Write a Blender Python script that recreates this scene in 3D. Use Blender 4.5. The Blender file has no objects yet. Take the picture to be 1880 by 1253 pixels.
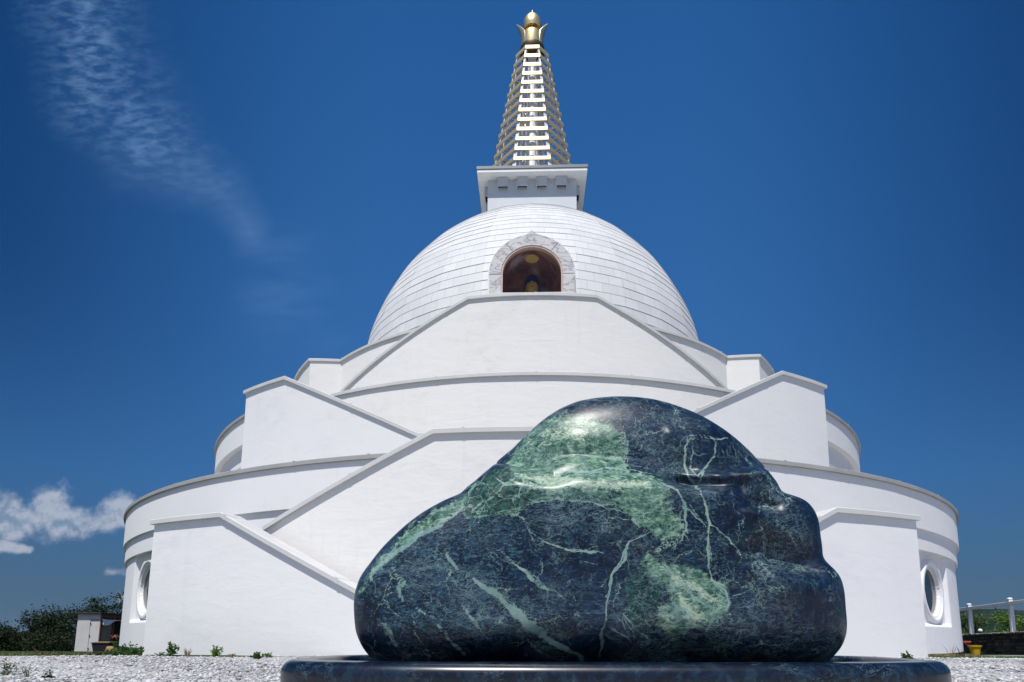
import bpy, bmesh, math, random
import numpy as np
from mathutils import Vector, Matrix

R_ = math.radians
C = bpy.context.scene.collection
SC = bpy.context.scene
D = 22.0            # distance from camera to the stupa's axis
CZ = 0.29           # camera height; heights called "h" below are measured from the camera

# ------------------------------------------------------------------ camera
cam_d = bpy.data.cameras.new('camera'); cam = bpy.data.objects.new('camera', cam_d); C.objects.link(cam)
cam_d.sensor_width = 36; cam_d.lens = 20.794; cam_d.shift_y = 0.2041; cam_d.clip_start = 0.05; cam_d.clip_end = 20000
A_ = Vector((0.9994568043, 0.0323687970, 0.0061933243)); U_ = Vector((-0.0015203511, -0.1424408965, 0.9898021416)); W_ = Vector((-0.0329208872, 0.9892739014, 0.1423143113))
cam.matrix_world = Matrix(((A_.x, U_.x, -W_.x, 0), (A_.y, U_.y, -W_.y, 0), (A_.z, U_.z, -W_.z, CZ), (0, 0, 0, 1)))
SC.camera = cam

# ------------------------------------------------------------------ light and view
SUN_EL, SUN_AZ = 63.0, 15.0      # azimuth: degrees to the left of straight behind the camera
sd = Vector((-math.sin(R_(SUN_AZ)) * math.cos(R_(SUN_EL)), -math.cos(R_(SUN_AZ)) * math.cos(R_(SUN_EL)), math.sin(R_(SUN_EL))))
sun_d = bpy.data.lights.new('sun', 'SUN'); sun_d.energy = 4.4; sun_d.angle = R_(0.53); sun_d.color = (1.0, 0.965, 0.91)
sun = bpy.data.objects.new('sun', sun_d); C.objects.link(sun); sun.rotation_euler = sd.to_track_quat('Z', 'Y').to_euler(); sun.location = (0, 0, 40)
SC.view_settings.view_transform = 'Standard'; SC.view_settings.look = 'None'; SC.view_settings.gamma = 1
SC.view_settings.exposure = 0.04
try: SC.view_settings.use_curve_mapping = False
except Exception: pass

# ------------------------------------------------------------------ node helpers
class NT:
    def __init__(s, tree): s.t = tree; s.n = tree.nodes; s.l = tree.links
    def node(s, typ, ins=None, **kw):
        n = s.n.new(typ)
        for k, v in kw.items(): setattr(n, k, v)
        for k, v in (ins or {}).items():
            sock = n.inputs[k]
            if isinstance(v, bpy.types.NodeSocket): s.l.new(v, sock)
            else: sock.default_value = v
        return n
    def math(s, op, a, b=0.0, c=0.0, clamp=False):
        n = s.n.new('ShaderNodeMath'); n.operation = op; n.use_clamp = clamp
        for i, v in enumerate((a, b, c)):
            if isinstance(v, bpy.types.NodeSocket): s.l.new(v, n.inputs[i])
            else: n.inputs[i].default_value = v
        return n.outputs[0]
    def noise(s, vec, scale, detail=4, rough=0.55, dist=0.0):
        n = s.node('ShaderNodeTexNoise', {'Scale': scale, 'Detail': detail, 'Roughness': rough, 'Distortion': dist})
        if vec is not None: s.l.new(vec, n.inputs['Vector'])
        return n
    def ramp(s, fac, stops):
        n = s.n.new('ShaderNodeValToRGB'); s.l.new(fac, n.inputs[0]); cr = n.color_ramp
        while len(cr.elements) < len(stops): cr.elements.new(0.5)
        for e, (p, c) in zip(cr.elements, stops):
            e.position = p; e.color = c if len(c) == 4 else (*c, 1)
        return n.outputs[0]
    def mixc(s, fac, a, b, mode='MIX'):
        n = s.n.new('ShaderNodeMix'); n.data_type = 'RGBA'; n.blend_type = mode
        for sock, v in ((n.inputs[0], fac), (n.inputs[6], a), (n.inputs[7], b)):
            if isinstance(v, bpy.types.NodeSocket): s.l.new(v, sock)
            else: sock.default_value = v if not isinstance(v, tuple) or len(v) == 4 else (*v, 1)
        return n.outputs[2]
    def smooth(s, x, a, b):
        n = s.n.new('ShaderNodeMapRange'); n.interpolation_type = 'SMOOTHSTEP'
        for k, v in ((0, x), (1, a), (2, b)):
            if isinstance(v, bpy.types.NodeSocket): s.l.new(v, n.inputs[k])
            else: n.inputs[k].default_value = v
        return n.outputs[0]

# ------------------------------------------------------------------ world: physical sky with thin and heaped cloud
world = bpy.data.worlds.new('World'); SC.world = world; world.use_nodes = True
w = NT(world.node_tree); w.n.clear()
sky = w.node('ShaderNodeTexSky', sky_type='NISHITA', sun_disc=False, sun_elevation=R_(SUN_EL), sun_rotation=R_(180 + SUN_AZ), altitude=1200, air_density=1.0, dust_density=0.3, ozone_density=3.0)
tc = w.node('ShaderNodeTexCoord'); sep = w.node('ShaderNodeSeparateXYZ', {0: tc.outputs['Generated']})
dx, dy, dz = sep.outputs
ydiv = w.math('MAXIMUM', dy, 0.02)
sx = w.math('DIVIDE', dx, ydiv); sv = w.math('DIVIDE', dz, ydiv)
front = w.smooth(dy, 0.15, 0.3)
P2 = w.node('ShaderNodeCombineXYZ', {0: sx, 1: sv, 2: 0.0}).outputs[0]
hsv = w.node('ShaderNodeHueSaturation', {'Hue': 0.512, 'Saturation': 0.92, 'Value': 0.88, 'Color': sky.outputs[0]})
def seg(ax, ay, bx, by, ra, rb):
    vx, vy = bx - ax, by - ay; L2 = vx * vx + vy * vy
    px = w.math('SUBTRACT', sx, ax); py = w.math('SUBTRACT', sv, ay)
    t = w.math('DIVIDE', w.math('ADD', w.math('MULTIPLY', px, vx), w.math('MULTIPLY', py, vy)), L2, clamp=True)
    qx = w.math('SUBTRACT', px, w.math('MULTIPLY', t, vx)); qy = w.math('SUBTRACT', py, w.math('MULTIPLY', t, vy))
    d = w.math('SQRT', w.math('ADD', w.math('MULTIPLY', qx, qx), w.math('MULTIPLY', qy, qy)))
    r = w.math('MULTIPLY_ADD', t, rb - ra, ra)
    return w.math('SUBTRACT', 1.0, w.math('DIVIDE', d, r))
wn = w.noise(P2, 3.0, 3)
CIR = [(-0.905, 1.25, -0.84, 1.06, .16, .14), (-0.84, 1.06, -0.735, .93, .14, .12), (-0.74, .93, -0.595, .83, .12, .07), (-.595, .83, -.535, .76, .07, .05)]
grad = w.ramp(w.math('MAXIMUM', dz, 0.0), [(0.0, (.50, .93, 1.42)), (0.10, (.40, 1.08, 2.0)), (0.22, (.29, 1.20, 2.95)), (0.45, (.215, 1.03, 2.9)), (0.75, (.115, .76, 2.4)), (1.0, (.09, .58, 2.0))])
gfac = w.math('MULTIPLY', w.smooth(dy, -0.35, 0.35), 0.95)
rear = w.mixc(w.math('MULTIPLY', w.math('SUBTRACT', 1.0, w.smooth(dz, 0.0, 0.4)), 0.85), hsv.outputs[0], (1.25, 1.5, 1.9))
skyc = w.mixc(gfac, rear, grad)
side = w.math('ABSOLUTE', w.math('ADD', w.math('ARCTAN2', dx, ydiv), 0.0))
vignette_ = w.math('MULTIPLY', w.math('MULTIPLY', w.smooth(side, 0.25, 0.95), w.smooth(dz, 0.0, 0.5)), front)
skyc = w.mixc(w.math('MULTIPLY', vignette_, 0.95), skyc, (.025, .30, 1.15))  # sky darkened toward the sides: a lens vignette put into its colour
m = None
for q in CIR:
    s_ = seg(*q); m = s_ if m is None else w.math('MAXIMUM', m, s_)
wob = w.math('MULTIPLY', w.math('SUBTRACT', wn.outputs[0], 0.5), 0.9)
m = w.math('ADD', m, wob)
band = w.smooth(m, -0.15, 1.1)
mp = w.node('ShaderNodeMapping', {'Vector': P2, 'Rotation': (0, 0, R_(62)), 'Scale': (1.0, 2.2, 1)})
rip = w.noise(mp.outputs[0], 27.0, 4, 0.55, 0.25)
ripm = w.smooth(rip.outputs[0], 0.34, 0.72)
fine_ = w.noise(P2, 7.0, 3); finem = w.smooth(fine_.outputs[0], 0.25, 0.75)
upm = w.smooth(sv, 0.72, 1.05)                                    # rippled at the top, smooth veil at the tail
tex = w.math('ADD', w.math('MULTIPLY', w.math('MULTIPLY_ADD', ripm, 0.95, 0.12), upm), w.math('MULTIPLY', w.math('SUBTRACT', 1.0, upm), 0.42))
cir = w.math('MULTIPLY', w.math('MULTIPLY', band, tex), w.math('MULTIPLY_ADD', finem, 0.6, 0.4))
veil = None
for q in [(-.545, .78, -.46, .60, .06, .13), (-.47, .68, -.37, .52, .13, .06)]:
    s_ = seg(*q); veil = s_ if veil is None else w.math('MAXIMUM', veil, s_)
mp2 = w.node('ShaderNodeMapping', {'Vector': P2, 'Rotation': (0, 0, R_(60)), 'Scale': (1.0, 4.5, 1)})
vn = w.noise(mp2.outputs[0], 4.0, 4, 0.55, 0.4)
veil = w.math('MULTIPLY', w.smooth(w.math('ADD', veil, wob), 0.0, 1.1), w.smooth(vn.outputs[0], 0.3, 0.75))
cir = w.math('MULTIPLY', w.math('MULTIPLY', w.math('ADD', w.math('MULTIPLY', cir, 0.38), w.math('MULTIPLY', veil, 0.09)), front), 1.0, clamp=True)
col = w.mixc(cir, skyc, (2.3, 3.9, 6.2))
# heaped clouds low on the left
cn = w.noise(P2, 15.0, 7, 0.60, 0.15); cnb = w.math('MULTIPLY', w.math('SUBTRACT', cn.outputs[0], 0.5), 2.0)
cu = None
for q in [(-1.05, .225, -.93, .205, .062, .046), (-.95, .195, -.74, .192, .040, .034), (-.865, .222, -.845, .222, .042, .042), (-.735, .208, -.712, .205, .040, .036), (-1.01, .158, -.88, .142, .022, .010)]:
    s_ = seg(*q); cu = s_ if cu is None else w.math('MAXIMUM', cu, s_)
for q in [(-.735, .103, -.70, .10, .010, .010), (-.692, .14, -.688, .13, .010, .012), (-.71, .062, -.69, .06, .009, .008)]:
    s_ = w.math('MULTIPLY', seg(*q), 0.42); cu = w.math('MAXIMUM', cu, s_)
cuv = w.math('ADD', cu, cnb)
cum = w.math('MULTIPLY', w.smooth(cuv, 0.0, 0.8), front)
cn2 = w.noise(w.node('ShaderNodeVectorMath', {0: P2, 1: (0.0, -0.012, 0.0)}, operation='ADD').outputs[0], 15.0, 7, 0.60, 0.15)
lit = w.smooth(w.math('ADD', w.math('SUBTRACT', cn.outputs[0], cn2.outputs[0]), w.math('MULTIPLY', cn.outputs[0], 0.25)), -0.02, 0.24)
ccol = w.mixc(lit, (1.6, 2.3, 3.3), (3.7, 4.0, 4.7))
col = w.mixc(w.math('MULTIPLY', cum, 0.78), col, ccol)
bg = w.node('ShaderNodeBackground', {'Color': col, 'Strength': 0.13})
wo = w.node('ShaderNodeOutputWorld', {'Surface': bg.outputs[0]})

# ------------------------------------------------------------------ object helpers
def tag(o, label=None, cat=None, group=None, kind=None):
    if label: o['label'] = label
    if cat: o['category'] = cat
    if group: o['group'] = group
    if kind: o['kind'] = kind
    return o
def empty(name, loc=(0, 0, 0), rz=0.0):
    o = bpy.data.objects.new(name, None); C.objects.link(o); o.location = loc; o.rotation_euler = (0, 0, rz); o.empty_display_size = 0.2
    return o
def mesh_obj(name, V, F, mat, parent=None, smooth=False, loc=None):
    me = bpy.data.meshes.new(name)
    if isinstance(V, np.ndarray): V = V.tolist()
    me.from_pydata(V, [], F); me.update()
    if mat: me.materials.append(mat)
    o = bpy.data.objects.new(name, me); C.objects.link(o)
    if smooth: me.polygons.foreach_set('use_smooth', [True] * len(me.polygons))
    if parent: o.parent = parent
    if loc is not None: o.location = loc
    return o
class MB:
    """collects simple solids into one mesh"""
    def __init__(s): s.V = []; s.F = []
    def add(s, V, F):
        b = len(s.V); s.V += [tuple(v) for v in V]; s.F += [tuple(i + b for i in f) for f in F]
    def box(s, c, d, rz=0.0, M=None):
        x, y, z = d[0] / 2, d[1] / 2, d[2] / 2
        V = [Vector((a * x, b * y, e * z)) for a in (-1, 1) for b in (-1, 1) for e in (-1, 1)]
        T = Matrix.Translation(c) @ Matrix.Rotation(rz, 4, 'Z') if M is None else Matrix.Translation(c) @ M
        s.add([T @ v for v in V], [(0, 1, 3, 2), (4, 6, 7, 5), (0, 4, 5, 1), (2, 3, 7, 6), (0, 2, 6, 4), (1, 5, 7, 3)])
    def bar(s, a, b, r, n=6, r2=None):
        a, b = Vector(a), Vector(b); q = (b - a).to_track_quat('Z', 'Y').to_matrix()
        r2 = r if r2 is None else r2
        V = [a + q @ Vector((r * math.cos(2 * math.pi * i / n), r * math.sin(2 * math.pi * i / n), 0)) for i in range(n)]
        V += [b + q @ Vector((r2 * math.cos(2 * math.pi * i / n), r2 * math.sin(2 * math.pi * i / n), 0)) for i in range(n)]
        s.add(V, [(i, (i + 1) % n, n + (i + 1) % n, n + i) for i in range(n)] + [tuple(range(n))[::-1], tuple(range(n, 2 * n))])
    def lathe(s, prof, c=(0, 0, 0), n=32, ph=0.0):
        V = [(c[0] + r * math.cos(2 * math.pi * i / n + ph), c[1] + r * math.sin(2 * math.pi * i / n + ph), c[2] + z) for r, z in prof for i in range(n)]
        s.add(V, [(j * n + i, j * n + (i + 1) % n, (j + 1) * n + (i + 1) % n, (j + 1) * n + i) for j in range(len(prof) - 1) for i in range(n)])
    def build(s, name, mat, parent=None, smooth=False, bevel=0.0):
        o = mesh_obj(name, s.V, s.F, mat, parent, smooth)
        if bevel:
            b = o.modifiers.new('bevel', 'BEVEL'); b.width = bevel; b.segments = 2; b.limit_method = 'ANGLE'; b.angle_limit = R_(40)
        return o
def shade_auto(o, deg=35):
    me = o.data; bm = bmesh.new(); bm.from_mesh(me)
    bmesh.ops.recalc_face_normals(bm, faces=bm.faces)
    for f in bm.faces: f.smooth = True
    for e in bm.edges:
        e.smooth = not (len(e.link_faces) == 2 and e.calc_face_angle(0) > R_(deg))
    bm.to_mesh(me); bm.free(); return o
def recalc(o):
    bm = bmesh.new(); bm.from_mesh(o.data); bmesh.ops.recalc_face_normals(bm, faces=bm.faces); bm.to_mesh(o.data); bm.free(); return o

_rng = np.random.default_rng(7)
_tab = _rng.random(4096).astype(np.float32)
def vnoise(P, scale, seed=0):
    Q = np.asarray(P) * scale + seed * 17.37; I = np.floor(Q).astype(np.int64); f = Q - I; f = f * f * (3 - 2 * f); out = 0
    for a in (0, 1):
        for b in (0, 1):
            for c in (0, 1):
                h = _tab[((I[:, 0] + a) * 73856093 ^ (I[:, 1] + b) * 19349663 ^ (I[:, 2] + c) * 83492791) & 4095]
                out = out + h * (f[:, 0] if a else 1 - f[:, 0]) * (f[:, 1] if b else 1 - f[:, 1]) * (f[:, 2] if c else 1 - f[:, 2])
    return out
def fbm(P, scale, oct=4, seed=0):
    o = 0; a = 0.5; t = 0
    for k in range(oct): o = o + a * vnoise(P, scale * 2 ** k, seed + k); t += a; a *= 0.5
    return o / t

# ------------------------------------------------------------------ materials
def new_mat(name):
    m = bpy.data.materials.new(name); m.use_nodes = True; t = NT(m.node_tree); t.n.clear()
    out = t.node('ShaderNodeOutputMaterial'); p = t.node('ShaderNodeBsdfPrincipled'); t.l.new(p.outputs[0], out.inputs[0])
    return m, t, p
def simple(name, col, rough=0.6, metal=0.0, var=0.08, scale=6.0, bump=0.0, bscale=40.0, spec=0.5):
    m, t, p = new_mat(name); tc = t.node('ShaderNodeTexCoord')
    n = t.noise(tc.outputs['Object'], scale, 5)
    a = tuple(c * (1 - var) for c in col); b = tuple(min(1, c * (1 + var)) for c in col)
    t.l.new(t.ramp(n.outputs[0], [(0.3, a), (0.7, b)]), p.inputs['Base Color'])
    p.inputs['Roughness'].default_value = rough; p.inputs['Metallic'].default_value = metal; p.inputs['Specular IOR Level'].default_value = spec
    if bump:
        n2 = t.noise(tc.outputs['Object'], bscale, 4); bn = t.node('ShaderNodeBump', {'Height': n2.outputs[0], 'Strength': bump, 'Distance': 0.02}); t.l.new(bn.outputs[0], p.inputs['Normal'])
    return m
def plaster(name, col, dirt, dirt_amt, streak=0.0, bstr=0.35):
    m, t, p = new_mat(name); tc = t.node('ShaderNodeTexCoord'); ob = tc.outputs['Object']
    mp = t.node('ShaderNodeMapping', {'Vector': ob, 'Scale': (1, 1, 1.9)})
    a = t.noise(mp.outputs[0], 0.55, 6, 0.62, 0.4); b = t.noise(mp.outputs[0], 2.6, 5, 0.65, 0.3)
    mask = t.math('MULTIPLY', t.smooth(a.outputs[0], 0.42, 0.78), t.smooth(b.outputs[0], 0.35, 0.75))
    c = t.mixc(t.math('MULTIPLY', mask, dirt_amt), col, dirt)
    st = t.node('ShaderNodeMapping', {'Vector': ob, 'Scale': (3.0, 3.0, 0.18)})
    s1 = t.noise(st.outputs[0], 2.2, 5, 0.7)
    c = t.mixc(t.math('MULTIPLY', t.smooth(s1.outputs[0], 0.55, 0.85), streak), c, dirt)
    t.l.new(c, p.inputs['Base Color'])
    p.inputs['Roughness'].default_value = 0.85; p.inputs['Specular IOR Level'].default_value = 0.25
    mh = t.node('ShaderNodeMapping', {'Vector': ob, 'Scale': (1, 1, 2.6)})
    n1 = t.noise(mh.outputs[0], 1.6, 5, 0.6, 0.6); n2 = t.noise(mh.outputs[0], 9.0, 4, 0.6); n3 = t.noise(ob, 90.0, 3, 0.6)
    h = t.math('ADD', t.math('ADD', t.math('MULTIPLY', n1.outputs[0], 1.0), t.math('MULTIPLY', n2.outputs[0], 0.22)), t.math('MULTIPLY', n3.outputs[0], 0.03))
    bn = t.node('ShaderNodeBump', {'Height': h, 'Strength': bstr, 'Distance': 0.05}); t.l.new(bn.outputs[0], p.inputs['Normal'])
    return m
M = {}
M['plaster'] = plaster('white_plaster', (0.82, 0.81, 0.785), (0.56, 0.55, 0.525), 0.7, 0.35, 0.15)
M['plaster_cool'] = plaster('fresh_white_plaster', (0.80, 0.80, 0.80), (0.61, 0.62, 0.64), 0.65, 0.3, 0.10)
M['plaster_band'] = plaster('smooth_white_render', (0.79, 0.79, 0.795), (0.64, 0.65, 0.665), 0.5, 0.45, 0.05)
M['coping'] = simple('coping_sheet', (0.36, 0.36, 0.35), 0.5, 0.0, 0.10, 2.0, 0.06, 20)
M['coping_light'] = simple('pale_coping_sheet', (0.60, 0.60, 0.59), 0.55, 0.0, 0.06, 2.0, 0.05, 20)
M['soffit'] = simple('painted_soffit', (0.62, 0.62, 0.60), 0.7)
M['floor'] = simple('terrace_slab', (0.5, 0.5, 0.49), 0.8)
M['white_paint'] = simple('white_paint', (0.78, 0.79, 0.80), 0.45, var=0.05)
M['tower'] = simple('painted_tower_sheet', (0.60, 0.64, 0.68), 0.55, var=0.04, scale=1.5)
M['flash'] = simple('grey_flashing', (0.20, 0.22, 0.24), 0.45)
M['dark'] = simple('dark_opening', (0.012, 0.013, 0.014), 0.8)
M['gold'] = simple('brushed_gold', (0.93, 0.74, 0.38), 0.40, 1.0, 0.05)
M['gold_dark'] = simple('aged_gold', (0.10, 0.075, 0.04), 0.5, 0.7, 0.2)
M['gold_bar'] = simple('gilded_band', (0.80, 0.65, 0.38), 0.46, 0.8, 0.05)
M['steel'] = simple('pale_steel', (0.66, 0.66, 0.70), 0.45, 0.1)
M['core'] = simple('white_mast', (0.80, 0.80, 0.84), 0.5)

# dome sheet: seams from the panel UVs
m, t, p = new_mat('dome_sheet'); uv = t.node('ShaderNodeUVMap'); su = t.node('ShaderNodeSeparateXYZ', {0: uv.outputs[0]})
fu = t.math('FRACT', su.outputs[0]); du = t.math('MINIMUM', fu, t.math('SUBTRACT', 1.0, fu)); sm = t.smooth(du, 0.012, 0.03)
cell = t.node('ShaderNodeCombineXYZ', {0: t.math('FLOOR', su.outputs[0]), 1: t.math('FLOOR', su.outputs[1])})
wnz = t.node('ShaderNodeTexWhiteNoise', {'Vector': cell.outputs[0]})
tc = t.node('ShaderNodeTexCoord'); n1 = t.noise(tc.outputs['Object'], 1.2, 5)
base = t.ramp(t.math('ADD', t.math('MULTIPLY', wnz.outputs[0], 0.5), t.math('MULTIPLY', n1.outputs[0], 0.5)), [(0.2, (0.62, 0.63, 0.64)), (0.8, (0.70, 0.705, 0.715))])
t.l.new(t.mixc(sm, (0.54, 0.555, 0.575), base), p.inputs['Base Color']); p.inputs['Roughness'].default_value = 0.62; p.inputs['Specular IOR Level'].default_value = 0.3
n2 = t.noise(tc.outputs['Object'], 3.0, 3); bn = t.node('ShaderNodeBump', {'Height': n2.outputs[0], 'Strength': 0.25, 'Distance': 0.03}); t.l.new(bn.outputs[0], p.inputs['Normal'])
M['dome'] = m

# veined pale marble of the niche frame
m, t, p = new_mat('veined_marble'); tc = t.node('ShaderNodeTexCoord'); mp = t.node('ShaderNodeMapping', {'Vector': tc.outputs['Object'], 'Rotation': (0, R_(55), 0), 'Scale': (1, 1, 2.6)})
n1 = t.noise(mp.outputs[0], 1.3, 6, 0.6, 1.6); v = t.math('ABSOLUTE', t.math('SUBTRACT', n1.outputs[0], 0.5)); vm = t.smooth(v, 0.0, 0.05)
n2 = t.noise(mp.outputs[0], 0.8, 4, 0.5, 1.0)
bs = t.ramp(n2.outputs[0], [(0.3, (0.60, 0.58, 0.57)), (0.7, (0.72, 0.71, 0.71))])
t.l.new(t.mixc(vm, (0.36, 0.33, 0.35), bs), p.inputs['Base Color']); p.inputs['Roughness'].default_value = 0.35
M['marble'] = m
M['rose'] = simple('rose_marble', (0.62, 0.46, 0.38), 0.4, var=0.08)
# painted apse; its pale patches put the pane's cloud reflections into the colour
m, t, p = new_mat('painted_apse_and_reflection'); tc = t.node('ShaderNodeTexCoord'); mp = t.node('ShaderNodeMapping', {'Vector': tc.outputs['Object'], 'Scale': (0.7, 0.7, 1.6)})
n1 = t.noise(mp.outputs[0], 1.4, 6, 0.6, 1.2); n2 = t.noise(mp.outputs[0], 0.9, 5, 0.6, 0.5)
bs = t.ramp(n1.outputs[0], [(0.30, (0.13, 0.06, 0.07)), (0.5, (0.34, 0.15, 0.12)), (0.70, (0.62, 0.34, 0.24))])
c = t.mixc(t.math('MULTIPLY', t.smooth(n2.outputs[0], 0.50, 0.66), .8), bs, (0.72, 0.66, 0.78))
t.l.new(c, p.inputs['Base Color']); p.inputs['Roughness'].default_value = 0.35; M['apse'] = m
M['bluehair'] = simple('blue_hair_paint', (0.02, 0.05, 0.34), 0.5)
M['goldskin'] = simple('gilded_skin', (0.95, 0.70, 0.20), 0.4, 0.05, 0.05)
M['red'] = simple('red_paint', (0.30, 0.02, 0.015), 0.5)
M['glass'] = simple('dark_window_glass', (0.02, 0.028, 0.035), 0.06, spec=0.8)
M['frame'] = simple('cream_window_frame', (0.74, 0.72, 0.66), 0.5)

# ------------------------------------------------------------------ terrain
def gz(x, y):
    if y < 8: s = 0.0
    else: s = min(y, 60) - 8
    return 0.003 * max(-30, min(30, x)) - s * (0.0251 - 0.00021 * max(-25, min(25, x)))
xs = sorted(set([-9000, -4000, -1500, -600, -200, -90] + list(range(-50, 51, 1)) + [90, 200, 600, 1500, 4000, 9000]))
ys = sorted(set([-4000, -1000, -200, -60, -20] + list(range(-10, 62, 1)) + [80, 140, 300, 800, 2000, 5000, 9000]))
V = [(x, y, gz(x, y) + (0.012 * math.sin(x * 1.7 + y) * math.cos(y * 1.3) if abs(x) < 50 and 3 < y < 60 else 0)) for y in ys for x in xs]
nx = len(xs); F = [(j * nx + i, j * nx + i + 1, (j + 1) * nx + i + 1, (j + 1) * nx + i) for j in range(len(ys) - 1) for i in range(nx - 1)]
m, t, p = new_mat('gravel_and_turf'); geo = t.node('ShaderNodeNewGeometry'); ps = t.node('ShaderNodeSeparateXYZ', {0: geo.outputs['Position']})
X, Y, Z = ps.outputs
nb = t.noise(geo.outputs['Position'], 0.8, 4); wv = t.math('MULTIPLY', t.math('SUBTRACT', nb.outputs[0], 0.5), 2.6)
# gravel forecourt: a rounded yard in front of and around the building, longer on the right
lim = t.math('ADD', t.math('MULTIPLY_ADD', t.smooth(X, -4.5, 9.0), 6.2, 7.7), t.math('MULTIPLY', wv, 0.16))
grav = t.math('MULTIPLY', t.smooth(t.math('SUBTRACT', lim, Y), -0.06, 0.06), t.smooth(t.math('ADD', Y, wv), -1.8, -1.2))
vo = t.node('ShaderNodeTexVoronoi', {'Vector': geo.outputs['Position'], 'Scale': 42.0, 'Randomness': 1.0}); vo2 = t.node('ShaderNodeTexVoronoi', {'Vector': geo.outputs['Position'], 'Scale': 19.0})
vs = t.node('ShaderNodeSeparateColor', {0: vo.outputs['Color']})
gc = t.ramp(vs.outputs[0], [(0.0, (0.10, 0.10, 0.11)), (0.25, (0.30, 0.30, 0.31)), (0.6, (0.45, 0.45, 0.46)), (1.0, (0.60, 0.60, 0.61))])
gn = t.noise(geo.outputs['Position'], 1.1, 5); gc = t.mixc(t.math('MULTIPLY', t.smooth(gn.outputs[0], 0.5, 0.75), 0.45), gc, (0.40, 0.385, 0.36))
tn = t.noise(geo.outputs['Position'], 3.0, 6); tcol = t.ramp(tn.outputs[0], [(0.3, (0.015, 0.03, 0.010)), (0.55, (0.035, 0.055, 0.018)), (0.75, (0.07, 0.08, 0.03))])
t.l.new(t.mixc(grav, tcol, gc), p.inputs['Base Color']); p.inputs['Roughness'].default_value = 0.9; p.inputs['Specular IOR Level'].default_value = 0.2
hh = t.math('ADD', t.math('SUBTRACT', 1.0, vo.outputs['Distance']), t.math('MULTIPLY', t.math('SUBTRACT', 1.0, vo2.outputs['Distance']), 0.6))
bn = t.node('ShaderNodeBump', {'Height': hh, 'Strength': 0.8, 'Distance': 0.02}); t.l.new(bn.outputs[0], p.inputs['Normal']); M['ground'] = m
tag(mesh_obj('ground', V, F, m), kind='structure')

# ------------------------------------------------------------------ the stupa
AX = D
stupa = tag(empty('stupa', (0, AX, 0)), 'large white plastered Buddhist stupa with stepped round terraces, dome and gilded spire', 'stupa')
def pol(R, az, h):      # azimuth in degrees from the camera side of the axis, positive to the right; relative to the stupa's base
    a = R_(az); return (R * math.sin(a), -R * math.cos(a), h + CZ)
def azlist(a0, a1, step, extra=()):
    n = max(1, int(round((a1 - a0) / step))); L = [a0 + (a1 - a0) * i / n for i in range(n + 1)] + [e for e in extra if a0 < e < a1]
    L = sorted(L); out = [L[0]]
    for v in L[1:]:
        if v - out[-1] > 1e-4: out.append(v)
    return out
def interp(pts, a): return float(np.interp(a, [q[0] for q in pts], [q[1] for q in pts]))
def sweep(Rf, pts, prof, step=1.0, closed=False):
    """sweep a closed profile [(dR, dh)] along azimuth; pts = [(az, h)], Rf = radius or function of azimuth"""
    fR = Rf if callable(Rf) else (lambda a: Rf)
    L = azlist(pts[0][0], pts[-1][0], step, [q[0] for q in pts]); n = len(prof)
    if closed: L = L[:-1]
    V = []; 
    for a in L:
        h = interp(pts, a); r = fR(a)
        V += [pol(r + dr, a, h + dh) for dr, dh in prof]
    F = []; m_ = len(L)
    for j in range(m_ if closed else m_ - 1):
        k = (j + 1) % m_
        F += [(j * n + i, k * n + i, k * n + (i + 1) % n, j * n + (i + 1) % n) for i in range(n)]
    if not closed: F += [tuple(range(n)), tuple(range((m_ - 1) * n, m_ * n))[::-1]]
    return V, F
CT = 0.08
def coping(name_parent, Rf, pts, mat, ov=0.055, th=0.25, joint=1.7, t=CT, closed=False, ends=0.0):
    fR = Rf if callable(Rf) else (lambda a: Rf)
    prof = [(ov, -t), (ov, -0.012), (ov - 0.014, 0), (-th - ov, 0), (-th - ov, -t)]
    mb = MB()
    r0 = fR(0)
    P = list(pts)
    if ends: P = [(P[0][0] - math.degrees(ends / r0), P[0][1])] + P + [(P[-1][0] + math.degrees(ends / r0), P[-1][1])]
    mb.add(*sweep(Rf, P, prof, 0.75, closed))
    # joint covers
    a0, a1 = P[0][0], P[-1][0]; n = max(2, int(abs(a1 - a0) * math.pi / 180 * r0 / joint)); da = math.degrees(0.022 / r0)
    for i in range(1, n):
        a = a0 + (a1 - a0) * (i + 0.13 * math.sin(i * 5.1)) / n
        sub = [(a - da, interp(P, a - da)), (a + da, interp(P, a + da))]
        mb.add(*sweep(Rf, sub, [(ov + 0.004, -t - 0.003), (ov + 0.004, 0.004), (-th - ov - 0.004, 0.004), (-th - ov - 0.004, -t - 0.003)], 5))
    o = mb.build('coping', mat, name_parent); recalc(o); return o
def warp(V, amp=0.012):
    """uneven hand-floated plaster: shift points radially a little"""
    A = np.array(V, dtype=float); n = fbm(A, 0.55, 3, 3) - 0.5; r = np.hypot(A[:, 0], A[:, 1]) + 1e-9
    A[:, :2] *= (1 + n * 2 * amp / r)[:, None]; return A.tolist()
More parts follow.
